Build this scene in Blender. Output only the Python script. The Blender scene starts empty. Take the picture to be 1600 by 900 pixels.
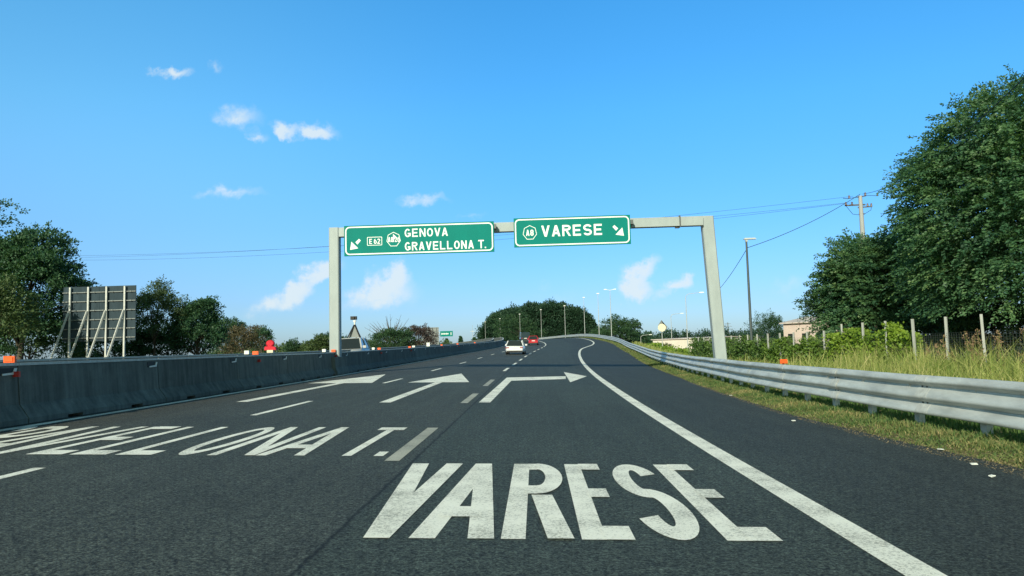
import bpy, math, random
import numpy as np
from math import sin, cos, tan, atan, radians, pi, hypot
from mathutils import Vector, Matrix
random.seed(7); rng = np.random.default_rng(7)
S = bpy.context.scene; COL = S.collection

# ------------------------------------------------------------------ camera
F = 1156.; HC = 1.31; BANK = 0.027          # focal length in px of a 1600 px wide frame, eye height, crossfall to the right
_b = atan(BANK); CB, SB = cos(_b), sin(_b)
_th = atan(90 / F); _ps = atan(37 / F * cos(_th))
CF = np.array([-sin(_ps) * cos(_th), cos(_ps) * cos(_th), sin(_th)]); CR = np.array([cos(_ps), sin(_ps), 0]); CU = np.cross(CR, CF)
def W(x, d, z):                               # carriageway frame (banked) -> world
    return Vector((x * CB + z * SB, d, -x * SB + z * CB))
def inv(p): return (p[0] * CB - p[2] * SB, p[1], p[0] * SB + p[2] * CB)
cam = bpy.data.cameras.new('camera'); camo = bpy.data.objects.new('camera', cam); COL.objects.link(camo)
M = Matrix.Identity(4)
for i, v in enumerate((CR, CU, -CF)):
    w = W(*v)
    for j in range(3): M[j][i] = w[j]
M.translation = W(0, 0, HC)
camo.matrix_world = M
cam.sensor_width = 36; cam.lens = 36 * F / 1600; cam.clip_start = .1; cam.clip_end = 20000
S.camera = camo
def U(px, py, d):                             # world point at distance d ahead on the sight line of a photo pixel
    v = CF * F + CR * (px - 800) - CU * (py - 450); v = v / v[1] * d
    return W(v[0], v[1], v[2] + HC)

# ------------------------------------------------------------------ sky, sun, exposure
SUN_EL = 24.; SUN_AZ = 17.                    # sun behind the camera, to the left
world = bpy.data.worlds.new('World'); S.world = world; world.use_nodes = True
wt = world.node_tree; wt.nodes.clear()
def N(t, ty, **k):
    n = t.nodes.new(ty)
    for a, v in k.items(): setattr(n, a, v)
    return n
def LK(t, a, b): t.links.new(a, b)
def mathn(t, op, a, b=None, c=None, clamp=False):
    n = N(t, 'ShaderNodeMath', operation=op, use_clamp=clamp)
    for i, v in enumerate((a, b, c)):
        if v is None: continue
        if isinstance(v, (int, float)): n.inputs[i].default_value = v
        else: LK(t, v, n.inputs[i])
    return n.outputs[0]
sky = N(wt, 'ShaderNodeTexSky', sky_type='NISHITA', sun_disc=False, sun_elevation=radians(SUN_EL), sun_rotation=radians(180 + SUN_AZ))
sky.altitude = 200; sky.air_density = 1.0; sky.dust_density = .6; sky.ozone_density = 2.0
tint = N(wt, 'ShaderNodeMix', data_type='RGBA', blend_type='MULTIPLY'); tint.inputs[0].default_value = 1
LK(wt, sky.outputs[0], tint.inputs[6])
# clouds of the sky: soft patches by direction (azimuth, height), broken up by noise
tc = N(wt, 'ShaderNodeTexCoord')
sep = N(wt, 'ShaderNodeSeparateXYZ'); LK(wt, tc.outputs['Generated'], sep.inputs[0])
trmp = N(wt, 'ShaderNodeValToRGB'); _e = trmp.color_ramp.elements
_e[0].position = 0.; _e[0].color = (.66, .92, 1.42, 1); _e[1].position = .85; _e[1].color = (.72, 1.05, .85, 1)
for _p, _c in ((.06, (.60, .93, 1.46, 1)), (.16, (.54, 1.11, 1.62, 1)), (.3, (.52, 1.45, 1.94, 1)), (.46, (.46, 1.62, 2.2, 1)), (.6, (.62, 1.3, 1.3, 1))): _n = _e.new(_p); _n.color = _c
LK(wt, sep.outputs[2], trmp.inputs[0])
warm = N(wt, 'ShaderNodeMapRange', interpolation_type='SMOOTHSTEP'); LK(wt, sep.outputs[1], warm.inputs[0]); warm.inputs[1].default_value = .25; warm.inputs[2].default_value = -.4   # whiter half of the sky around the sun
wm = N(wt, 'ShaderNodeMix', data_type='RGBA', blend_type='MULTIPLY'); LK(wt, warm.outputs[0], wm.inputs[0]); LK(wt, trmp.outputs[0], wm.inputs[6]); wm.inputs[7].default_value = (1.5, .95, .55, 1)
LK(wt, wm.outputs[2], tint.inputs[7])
yy = mathn(wt, 'MAXIMUM', sep.outputs[1], .02)
cu = mathn(wt, 'DIVIDE', sep.outputs[0], yy); cv = mathn(wt, 'DIVIDE', sep.outputs[2], yy)
cmb = N(wt, 'ShaderNodeCombineXYZ'); LK(wt, cu, cmb.inputs[0]); LK(wt, cv, cmb.inputs[1])
def dirof(px, py):
    w = U(px, py, 1.) - W(0, 0, HC); return w.x / w.y, w.z / w.y
CLOUDS = [  # px, py, half width, half height, slope, strength
 (270,112,34,10,4,.95),(336,102,18,8,10,.45),(372,184,42,19,8,.72),(404,215,16,10,30,.65),(440,200,18,12,25,.65),(470,208,44,11,4,.6),(500,203,34,14,14,.8),
 (362,300,58,11,-3,.62),(662,312,42,9,-3,.7),(738,340,30,7,0,.35),
 (415,478,48,16,-8,.55),(455,462,34,20,-30,.7),(485,435,40,20,-38,.8),(512,420,30,18,-30,.7),
 (575,462,45,22,-15,.55),(605,445,34,30,-40,.85),(622,425,22,18,-40,.8),(640,462,30,22,-60,.4),(560,470,70,20,0,.3),
 (990,440,24,26,-40,.9),(1010,418,28,13,-35,.9),(1000,455,34,14,0,.5),(1058,446,32,10,-20,.6),(1070,438,20,10,-15,.6),
 (880,462,44,14,0,.22),(800,470,60,14,0,.18),(720,450,60,20,0,.12),(1240,445,40,18,-10,.3),(1180,452,60,14,0,.15),(852,444,14,8,0,.25)]
nz = N(wt, 'ShaderNodeTexNoise'); nz.inputs['Scale'].default_value = 38; nz.inputs['Detail'].default_value = 7; nz.inputs['Roughness'].default_value = .6
LK(wt, cmb.outputs[0], nz.inputs['Vector'])
nb = N(wt, 'ShaderNodeTexNoise'); nb.inputs['Scale'].default_value = 14; nb.inputs['Detail'].default_value = 3
LK(wt, cmb.outputs[0], nb.inputs['Vector'])
# warp
wp = N(wt, 'ShaderNodeVectorMath', operation='SUBTRACT'); LK(wt, nz.outputs['Color'], wp.inputs[0]); wp.inputs[1].default_value = (.5, .5, .5)
ws = N(wt, 'ShaderNodeVectorMath', operation='SCALE'); LK(wt, wp.outputs[0], ws.inputs[0]); ws.inputs[3].default_value = .042
wa = N(wt, 'ShaderNodeVectorMath', operation='ADD'); LK(wt, cmb.outputs[0], wa.inputs[0]); LK(wt, ws.outputs[0], wa.inputs[1])
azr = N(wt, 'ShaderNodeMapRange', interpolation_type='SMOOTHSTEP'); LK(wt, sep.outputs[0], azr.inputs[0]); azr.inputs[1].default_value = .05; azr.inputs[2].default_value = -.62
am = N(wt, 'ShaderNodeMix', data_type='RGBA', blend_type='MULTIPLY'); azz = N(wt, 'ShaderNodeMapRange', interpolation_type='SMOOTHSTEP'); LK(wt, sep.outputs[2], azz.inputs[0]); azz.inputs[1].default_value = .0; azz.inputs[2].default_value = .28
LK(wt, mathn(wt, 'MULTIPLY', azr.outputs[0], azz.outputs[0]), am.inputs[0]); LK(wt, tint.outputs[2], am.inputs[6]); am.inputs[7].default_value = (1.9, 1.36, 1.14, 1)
acc = None
for (px, py, a, b, sl, st) in CLOUDS:
    x, y = dirof(px, py)
    m = N(wt, 'ShaderNodeMapping', vector_type='TEXTURE'); LK(wt, wa.outputs[0], m.inputs[0])
    m.inputs['Location'].default_value = (x, y, 0); m.inputs['Rotation'].default_value = (0, 0, radians(-sl)); m.inputs['Scale'].default_value = (a / F * 1.38, b / F * 1.42, 1)
    mx = N(wt, 'ShaderNodeVectorMath', operation='MULTIPLY'); LK(wt, m.outputs[0], mx.inputs[0]); mx.inputs[1].default_value = (1, 1, 0)
    ln = N(wt, 'ShaderNodeVectorMath', operation='LENGTH'); LK(wt, mx.outputs[0], ln.inputs[0])
    v = mathn(wt, 'MULTIPLY', mathn(wt, 'SUBTRACT', 1., ln.outputs['Value'], clamp=True), st)
    acc = v if acc is None else mathn(wt, 'ADD', acc, v)
acc = mathn(wt, 'MULTIPLY', acc, mathn(wt, 'MULTIPLY_ADD', nz.outputs['Fac'], 2.2, .05))
mr = N(wt, 'ShaderNodeMapRange', interpolation_type='SMOOTHSTEP'); LK(wt, acc, mr.inputs['Value']); mr.inputs[1].default_value = .10; mr.inputs[2].default_value = 1.05
mr.inputs[4].default_value = .86
up = N(wt, 'ShaderNodeMath', operation='GREATER_THAN'); LK(wt, sep.outputs[1], up.inputs[0]); up.inputs[1].default_value = .05
cf = mathn(wt, 'MULTIPLY', mr.outputs[0], up.outputs[0])
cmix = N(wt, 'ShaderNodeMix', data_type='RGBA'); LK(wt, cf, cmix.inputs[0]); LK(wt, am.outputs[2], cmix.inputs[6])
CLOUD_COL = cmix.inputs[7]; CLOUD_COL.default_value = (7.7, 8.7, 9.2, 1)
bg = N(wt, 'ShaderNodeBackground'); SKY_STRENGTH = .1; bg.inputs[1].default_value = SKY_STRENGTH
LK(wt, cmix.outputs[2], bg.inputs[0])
wo = N(wt, 'ShaderNodeOutputWorld'); LK(wt, bg.outputs[0], wo.inputs[0])
sl = bpy.data.lights.new('sun', 'SUN'); sl.energy = 5.0; sl.angle = radians(.53); sl.color = (1, .945, .75)
so = bpy.data.objects.new('sun', sl); COL.objects.link(so)
_sd = Vector((sin(radians(SUN_AZ)) * cos(radians(SUN_EL)), cos(radians(SUN_AZ)) * cos(radians(SUN_EL)), -sin(radians(SUN_EL))))
so.rotation_euler = _sd.to_track_quat('-Z', 'Y').to_euler(); so.location = (-20, -40, 40)
vs = S.view_settings; vs.view_transform = 'Standard'; vs.look = 'None'; vs.gamma = 1; vs.exposure = 0.0; vs.use_curve_mapping = False

# ------------------------------------------------------------------ materials
def mat(name, col, rough=.6, metal=0., spec=.4, noise=None, bump=None, coat=0., emit=None):
    """noise = (scale, amount, detail, stretch) darkens/lightens the colour; bump = (scale, strength)"""
    m = bpy.data.materials.new(name); m.use_nodes = True; t = m.node_tree; p = t.nodes['Principled BSDF']
    p.inputs['Base Color'].default_value = (*col, 1); p.inputs['Roughness'].default_value = rough; p.inputs['Metallic'].default_value = metal
    p.inputs['Specular IOR Level'].default_value = spec; p.inputs['Coat Weight'].default_value = coat
    co = N(t, 'ShaderNodeTexCoord')
    if noise:
        mp = N(t, 'ShaderNodeMapping'); LK(t, co.outputs['Object'], mp.inputs[0])
        mp.inputs['Scale'].default_value = noise[3] if len(noise) > 3 else (1, 1, 1)
        n = N(t, 'ShaderNodeTexNoise'); n.inputs['Scale'].default_value = noise[0]; n.inputs['Detail'].default_value = noise[2] if len(noise) > 2 else 6; n.inputs['Roughness'].default_value = .65
        LK(t, mp.outputs[0], n.inputs['Vector'])
        r = N(t, 'ShaderNodeMapRange'); LK(t, n.outputs['Fac'], r.inputs[0]); r.inputs[1].default_value = .3; r.inputs[2].default_value = .7
        r.inputs[3].default_value = 1 - noise[1]; r.inputs[4].default_value = 1 + noise[1]
        mu = N(t, 'ShaderNodeVectorMath', operation='SCALE'); mu.inputs[0].default_value = col; LK(t, r.outputs[0], mu.inputs[3])
        LK(t, mu.outputs[0], p.inputs['Base Color'])
    if bump:
        n = N(t, 'ShaderNodeTexNoise'); n.inputs['Scale'].default_value = bump[0]; n.inputs['Detail'].default_value = 4; LK(t, co.outputs['Object'], n.inputs['Vector'])
        b = N(t, 'ShaderNodeBump'); b.inputs['Strength'].default_value = bump[1]; b.inputs['Distance'].default_value = .02
        LK(t, n.outputs['Fac'], b.inputs['Height']); LK(t, b.outputs[0], p.inputs['Normal'])
    if emit:
        p.inputs['Emission Color'].default_value = (*emit[:3], 1); p.inputs['Emission Strength'].default_value = emit[3]
    return m
def leafmat(name, cols, trans=.25, rough=.55, patch=None, tone=True):
    m = bpy.data.materials.new(name); m.use_nodes = True; t = m.node_tree; p = t.nodes['Principled BSDF']; out = t.nodes['Material Output']
    g = N(t, 'ShaderNodeNewGeometry'); r = N(t, 'ShaderNodeValToRGB'); e = r.color_ramp.elements
    while len(e) < len(cols): e.new(.5)
    for i, c in enumerate(cols): e[i].position = i / (len(cols) - 1); e[i].color = (*c, 1)
    co = N(t, 'ShaderNodeTexCoord'); n = N(t, 'ShaderNodeTexNoise'); n.inputs['Scale'].default_value = patch or .6; n.inputs['Detail'].default_value = 3
    LK(t, co.outputs['Object'], n.inputs['Vector'])
    if tone:
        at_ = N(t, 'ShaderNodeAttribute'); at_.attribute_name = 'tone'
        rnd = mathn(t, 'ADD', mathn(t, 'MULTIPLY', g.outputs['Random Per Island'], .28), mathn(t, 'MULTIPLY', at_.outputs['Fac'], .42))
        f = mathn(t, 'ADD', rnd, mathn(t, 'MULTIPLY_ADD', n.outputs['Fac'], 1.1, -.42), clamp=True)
    else: f = mathn(t, 'ADD', mathn(t, 'MULTIPLY', g.outputs['Random Per Island'], .55), mathn(t, 'MULTIPLY_ADD', n.outputs['Fac'], 1.5, -.52), clamp=True)
    LK(t, f, r.inputs[0]); LK(t, r.outputs[0], p.inputs['Base Color'])
    p.inputs['Roughness'].default_value = rough; p.inputs['Specular IOR Level'].default_value = .35
    tr = N(t, 'ShaderNodeBsdfTranslucent'); mc = N(t, 'ShaderNodeMix', data_type='RGBA', blend_type='MULTIPLY'); mc.inputs[0].default_value = 1
    LK(t, r.outputs[0], mc.inputs[6]); mc.inputs[7].default_value = (1.3, 1.5, .5, 1); LK(t, mc.outputs[2], tr.inputs[0])
    ms = N(t, 'ShaderNodeMixShader'); ms.inputs[0].default_value = trans
    LK(t, p.outputs[0], ms.inputs[1]); LK(t, tr.outputs[0], ms.inputs[2]); LK(t, ms.outputs[0], out.inputs[0])
    return m

def asphalt_mat():
    m = bpy.data.materials.new('asphalt'); m.use_nodes = True; t = m.node_tree; p = t.nodes['Principled BSDF']
    uv = N(t, 'ShaderNodeUVMap'); uv.uv_map = 'lane'; sp = N(t, 'ShaderNodeSeparateXYZ'); LK(t, uv.outputs[0], sp.inputs[0])
    tco = N(t, 'ShaderNodeTexCoord'); rm = N(t, 'ShaderNodeMapping'); LK(t, tco.outputs['Object'], rm.inputs[0]); rm.inputs['Rotation'].default_value = (.3, .2, .65)
    class co: outputs = {'Object': rm.outputs[0]}
    def noise(sc, det, src, rough=.6):
        n = N(t, 'ShaderNodeTexNoise'); n.inputs['Scale'].default_value = sc; n.inputs['Detail'].default_value = det; n.inputs['Roughness'].default_value = rough
        LK(t, src, n.inputs['Vector']); return n.outputs['Fac']
    fine = noise(34, 5, co.outputs['Object'], .8); grit = noise(60, 3, co.outputs['Object'], .8); big = noise(.35, 5, co.outputs['Object'])
    mp = N(t, 'ShaderNodeMapping'); LK(t, uv.outputs[0], mp.inputs[0]); mp.inputs['Scale'].default_value = (2.2, .05, 1)
    streak = noise(1.6, 4, mp.outputs[0])
    mp2 = N(t, 'ShaderNodeMapping'); LK(t, uv.outputs[0], mp2.inputs[0]); mp2.inputs['Scale'].default_value = (1, 2.5, 1)
    wob = noise(3., 4, mp2.outputs[0])
    wv = mathn(t, 'MULTIPLY_ADD', wob, .07, -.035)
    lat = mathn(t, 'ADD', sp.outputs[0], wv)
    r = N(t, 'ShaderNodeMapRange'); LK(t, lat, r.inputs[0]); r.inputs[1].default_value = .16; r.inputs[2].default_value = .24
    mix = N(t, 'ShaderNodeMix', data_type='RGBA'); LK(t, r.outputs[0], mix.inputs[0]); mix.inputs[6].default_value = (.053, .062, .053, 1); mix.inputs[7].default_value = (.046, .059, .050, 1)
    # shoulder right of the edge line a touch darker, left lanes beside barrier browner
    r2 = N(t, 'ShaderNodeMapRange'); LK(t, lat, r2.inputs[0]); r2.inputs[1].default_value = 3.9; r2.inputs[2].default_value = 4.5
    mix2 = N(t, 'ShaderNodeMix', data_type='RGBA'); LK(t, mathn(t, 'MULTIPLY', r2.outputs[0], .7), mix2.inputs[0]); LK(t, mix.outputs[2], mix2.inputs[6]); mix2.inputs[7].default_value = (.036, .044, .040, 1)
    r4 = N(t, 'ShaderNodeMapRange'); LK(t, lat, r4.inputs[0]); r4.inputs[1].default_value = -3.8; r4.inputs[2].default_value = -6.5
    mix4 = N(t, 'ShaderNodeMix', data_type='RGBA'); LK(t, mathn(t, 'MULTIPLY', r4.outputs[0], .8), mix4.inputs[0]); LK(t, mix2.outputs[2], mix4.inputs[6]); mix4.inputs[7].default_value = (.066, .068, .058, 1)
    # longitudinal paving joint
    j = mathn(t, 'ABSOLUTE', mathn(t, 'SUBTRACT', lat, .2))
    jr = N(t, 'ShaderNodeMapRange'); LK(t, j, jr.inputs[0]); jr.inputs[1].default_value = .005; jr.inputs[2].default_value = .028; jr.inputs[3].default_value = .2; jr.inputs[4].default_value = 1
    coarse = noise(9, 4, co.outputs['Object'], .7)
    fr_ = N(t, 'ShaderNodeMapRange'); LK(t, fine, fr_.inputs[0]); fr_.inputs[1].default_value = .40; fr_.inputs[2].default_value = .60; fr_.inputs[3].default_value = .10; fr_.inputs[4].default_value = 1.8
    fine2 = noise(70, 2, co.outputs['Object'], .6)
    k = mathn(t, 'MULTIPLY', mathn(t, 'MULTIPLY', mathn(t, 'MULTIPLY', fr_.outputs[0], mathn(t, 'MULTIPLY_ADD', fine2, 4.0, -1.0, clamp=False)), mathn(t, 'MULTIPLY_ADD', coarse, 1.2, .4)), mathn(t, 'MULTIPLY_ADD', streak, .7, .65))
    k = mathn(t, 'MULTIPLY', k, mathn(t, 'MULTIPLY_ADD', big, .7, .65))
    k = mathn(t, 'MULTIPLY', k, jr.outputs[0])
    gr = N(t, 'ShaderNodeMapRange'); LK(t, grit, gr.inputs[0]); gr.inputs[1].default_value = .68; gr.inputs[2].default_value = .78; gr.inputs[3].default_value = 1; gr.inputs[4].default_value = 2.8
    k = mathn(t, 'MULTIPLY', k, gr.outputs[0])
    sc = N(t, 'ShaderNodeVectorMath', operation='SCALE'); LK(t, mix4.outputs[2], sc.inputs[0]); LK(t, k, sc.inputs[3])
    LK(t, sc.outputs[0], p.inputs['Base Color']); p.inputs['Roughness'].default_value = .78; p.inputs['Specular IOR Level'].default_value = .35
    b = N(t, 'ShaderNodeBump'); b.inputs['Strength'].default_value = .8; b.inputs['Distance'].default_value = .012; LK(t, fine, b.inputs['Height']); LK(t, b.outputs[0], p.inputs['Normal'])
    return m
def paint_mat(name, col, wear):
    m = bpy.data.materials.new(name); m.use_nodes = True; t = m.node_tree; p = t.nodes['Principled BSDF']; co = N(t, 'ShaderNodeTexCoord')
    n = N(t, 'ShaderNodeTexNoise'); n.inputs['Scale'].default_value = 42; n.inputs['Detail'].default_value = 6; n.inputs['Roughness'].default_value = .85; LK(t, co.outputs['Object'], n.inputs['Vector'])
    n2 = N(t, 'ShaderNodeTexNoise'); n2.inputs['Scale'].default_value = 2.2; n2.inputs['Detail'].default_value = 5; LK(t, co.outputs['Object'], n2.inputs['Vector'])
    a = mathn(t, 'ADD', n.outputs['Fac'], mathn(t, 'MULTIPLY_ADD', n2.outputs['Fac'], .35, -.175))
    r = N(t, 'ShaderNodeMapRange'); LK(t, a, r.inputs[0]); r.inputs[1].default_value = wear; r.inputs[2].default_value = wear + .17
    mix = N(t, 'ShaderNodeMix', data_type='RGBA'); LK(t, r.outputs[0], mix.inputs[0]); mix.inputs[6].default_value = (.26, .26, .22, 1)
    c = N(t, 'ShaderNodeVectorMath', operation='SCALE'); c.inputs[0].default_value = col; LK(t, mathn(t, 'MULTIPLY_ADD', n2.outputs['Fac'], .25, .9), c.inputs[3])
    LK(t, c.outputs[0], mix.inputs[7]); LK(t, mix.outputs[2], p.inputs['Base Color']); p.inputs['Roughness'].default_value = .7; p.inputs['Specular IOR Level'].default_value = .25
    b = N(t, 'ShaderNodeBump'); b.inputs['Strength'].default_value = .5; b.inputs['Distance'].default_value = .008; LK(t, n.outputs['Fac'], b.inputs['Height']); LK(t, b.outputs[0], p.inputs['Normal'])
    return m
def ground_mat():
    m = bpy.data.materials.new('soil'); m.use_nodes = True; t = m.node_tree; p = t.nodes['Principled BSDF']; co = N(t, 'ShaderNodeTexCoord')
    n = N(t, 'ShaderNodeTexNoise'); n.inputs['Scale'].default_value = 1.3; n.inputs['Detail'].default_value = 8; n.inputs['Roughness'].default_value = .7; LK(t, co.outputs['Object'], n.inputs['Vector'])
    r = N(t, 'ShaderNodeValToRGB'); e = r.color_ramp.elements; e[0].position = .3; e[0].color = (.055, .07, .03, 1); e[1].position = .7; e[1].color = (.22, .17, .09, 1)
    x = e.new(.5); x.color = (.12, .115, .055, 1)
    n2 = N(t, 'ShaderNodeTexNoise'); n2.inputs['Scale'].default_value = 45; n2.inputs['Detail'].default_value = 4; LK(t, co.outputs['Object'], n2.inputs['Vector'])
    LK(t, mathn(t, 'MULTIPLY_ADD', n2.outputs['Fac'], .5, mathn(t, 'SUBTRACT', n.outputs['Fac'], .25)), r.inputs[0]); LK(t, r.outputs[0], p.inputs['Base Color']); p.inputs['Roughness'].default_value = .95; p.inputs['Specular IOR Level'].default_value = .1
    return m
def concrete_barrier_mat():
    m = bpy.data.materials.new('barrier_concrete'); m.use_nodes = True; t = m.node_tree; p = t.nodes['Principled BSDF']; co = N(t, 'ShaderNodeTexCoord')
    ob = N(t, 'ShaderNodeObjectInfo')
    ad = N(t, 'ShaderNodeVectorMath', operation='ADD'); LK(t, co.outputs['Object'], ad.inputs[0]); LK(t, ob.outputs['Location'], ad.inputs[1])
    def noise(sc, s, det=6):
        mp = N(t, 'ShaderNodeMapping'); LK(t, ad.outputs[0], mp.inputs[0]); mp.inputs['Scale'].default_value = s
        n = N(t, 'ShaderNodeTexNoise'); n.inputs['Scale'].default_value = sc; n.inputs['Detail'].default_value = det; n.inputs['Roughness'].default_value = .7; LK(t, mp.outputs[0], n.inputs['Vector']); return n.outputs['Fac']
    st = noise(5, (1, 1, .06)); bl = noise(2.5, (1, 1, 1)); fi = noise(50, (1, 1, 1), 3)
    k = mathn(t, 'MULTIPLY', mathn(t, 'MULTIPLY_ADD', st, 1.7, .1), mathn(t, 'MULTIPLY_ADD', bl, 1.0, .5)); k = mathn(t, 'MULTIPLY', k, mathn(t, 'MULTIPLY_ADD', fi, .5, .75))
    k = mathn(t, 'MULTIPLY', k, mathn(t, 'MULTIPLY_ADD', ob.outputs['Random'], .3, .85))
    sc = N(t, 'ShaderNodeVectorMath', operation='SCALE'); sc.inputs[0].default_value = (.13, .142, .13); LK(t, k, sc.inputs[3]); LK(t, sc.outputs[0], p.inputs['Base Color'])
    p.inputs['Roughness'].default_value = .9; p.inputs['Specular IOR Level'].default_value = .2
    b = N(t, 'ShaderNodeBump'); b.inputs['Strength'].default_value = .35; b.inputs['Distance'].default_value = .01; LK(t, fi, b.inputs['Height']); LK(t, b.outputs[0], p.inputs['Normal'])
    return m
ASPH = asphalt_mat(); PAINT = paint_mat('road_paint', (.88, .87, .77), .34); OLDPAINT = paint_mat('worn_road_paint', (.46, .45, .37), .40)
SOIL = ground_mat(); BARR = concrete_barrier_mat()
GALV = mat('galvanised_steel', (.53, .545, .515), .5, .15, .4, (4, .27, 9, (1, .3, 1)), (60, .08))
GANT = mat('gantry_steel', (.335, .385, .39), .6, .05, .3, (2.2, .09, 5, (1, 1, .4)))
GALVW = mat('weathered_galvanised_steel', (.52, .53, .50), .6, .1, .35, (9, .2, 8), (90, .1))
STEELD = mat('dark_steel', (.10, .11, .11), .5, .5, .4, (8, .2))
POLEG = mat('grey_painted_steel', (.17, .19, .19), .5, .2, .4, (4, .2, 6, (1, 1, .2)))
LAMPP = mat('pale_lamp_steel', (.45, .47, .46), .5, .2, .4, (4, .12))
GREEN = mat('green_sign_sheeting', (.0, .19, .16), .6, 0, .12, (1.4, .07, 6, (1, 1, .25)))
WHITE = mat('white_sign_sheeting', (.80, .82, .80), .45, 0, .4, (2, .05))
BACK = mat('grey_sign_back', (.038, .058, .072), .85, 0, .12, (3, .2, 6, (1, 1, .3)))
ORANGE = mat('orange_reflector', (.80, .11, .015), .35, 0, .5, (14, .15)); REDR = mat('red_reflector', (.45, .03, .02), .35, 0, .5, (14, .15))
WPLAST = mat('white_plastic', (.7, .72, .68), .5, 0, .4, (9, .1))
CONC = mat('pale_concrete', (.36, .375, .37), .85, 0, .3, (2, .1, 5, (1, 1, .3)))
POSTC = mat('fence_post_concrete', (.37, .38, .36), .85, 0, .3, (3, .12, 5, (1, 1, .3)))
WIRE = mat('cable_black', (.03, .035, .04), .6, 0, .3, (3, .1)); MESHW = mat('fence_wire', (.13, .14, .13), .5, .4, .4, (3, .1))
BARK = mat('bark', (.10, .085, .065), .9, 0, .2, (7, .35, 8, (1, 1, .2)), (18, .8))
WALLP = mat('pink_plaster', (.62, .50, .44), .85, 0, .2, (1.2, .1, 7), (25, .1)); WALLW = mat('cream_plaster', (.66, .60, .52), .85, 0, .2, (.8, .08, 7), (25, .1))
ROOF = mat('pale_roof_sheet', (.58, .50, .45), .7, 0, .3, (2, .2)); DARK = mat('dark_opening', (.025, .03, .03), .6, 0, .3, (2, .2))
CERAM = mat('brown_ceramic', (.12, .07, .05), .3, 0, .5, (5, .1))
CARW = mat('white_car_paint', (.74, .75, .76), .25, 0, .5, (2, .03), None, .6); CARR = mat('red_car_paint', (.50, .018, .03), .25, 0, .5, (2, .05), None, .6)
CARD = mat('dark_car_paint', (.035, .05, .055), .3, 0, .5, (2, .08), None, .5); CARS = mat('silver_car_paint', (.46, .47, .46), .4, .0, .4, (2, .05), None, .2)
GLASS = mat('car_glass', (.02, .028, .03), .08, 0, .6, (1, .1)); TYRE = mat('tyre_rubber', (.02, .02, .02), .85, 0, .2, (20, .2)); RIM = mat('alloy_rim', (.5, .5, .5), .3, .8, .5, (4, .1))
BUMP = mat('black_trim', (.03, .03, .03), .6, 0, .3, (5, .15)); TAIL = mat('tail_lamp', (.30, .012, .012), .2, 0, .5, (10, .2)); HEAD = mat('headlamp_glass', (.6, .62, .62), .1, 0, .6, (4, .1))
REDC = mat('red_cover_fabric', (.60, .03, .05), .7, 0, .2, (5, .2), (14, .4)); YELL = mat('cream_board', (.70, .66, .48), .6, 0, .3, (4, .1))
L_DEEP = leafmat('elm_leaves', [(.020, .064, .040), (.055, .138, .068), (.10, .195, .078), (.20, .29, .11)], .33, .5, .5)
L_MID = leafmat('shrub_leaves', [(.018, .06, .03), (.04, .092, .04), (.075, .135, .052)], .25)
L_PALE = leafmat('pale_tree_leaves', [(.05, .085, .040), (.08, .125, .055), (.115, .16, .07)], .3)
L_DARK = leafmat('dark_tree_leaves', [(.022, .072, .044), (.048, .115, .056), (.085, .160, .066)], .3)
L_BLUE = leafmat('wood_leaves', [(.014, .044, .028), (.024, .065, .036), (.045, .095, .045)], .2, .6, .16)
L_VINE = leafmat('vine_leaves', [(.09, .17, .025), (.19, .29, .035), (.31, .41, .06)], .35, .5, .7)
L_BROWN = leafmat('russet_leaves', [(.055, .062, .03), (.105, .085, .045), (.14, .12, .06)], .2)
L_PURP = leafmat('purple_leaves', [(.05, .04, .04), (.075, .055, .05), (.10, .08, .06)], .2)
L_GRASS = leafmat('verge_grass', [(.045, .11, .03), (.09, .155, .045), (.20, .215, .08), (.46, .35, .18)], .3, .7, .9, False)
L_WEED = leafmat('tall_weeds', [(.10, .16, .035), (.22, .28, .07), (.42, .42, .15), (.55, .46, .25)], .35, .7, .9, False)
L_SEED = leafmat('seed_heads', [(.20, .13, .08), (.30, .20, .12), (.38, .27, .17)], .3, .8, 1)
L_OLIVE = leafmat('olive_scrub', [(.045, .085, .03), (.08, .125, .045), (.125, .165, .065)], .25)

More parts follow.
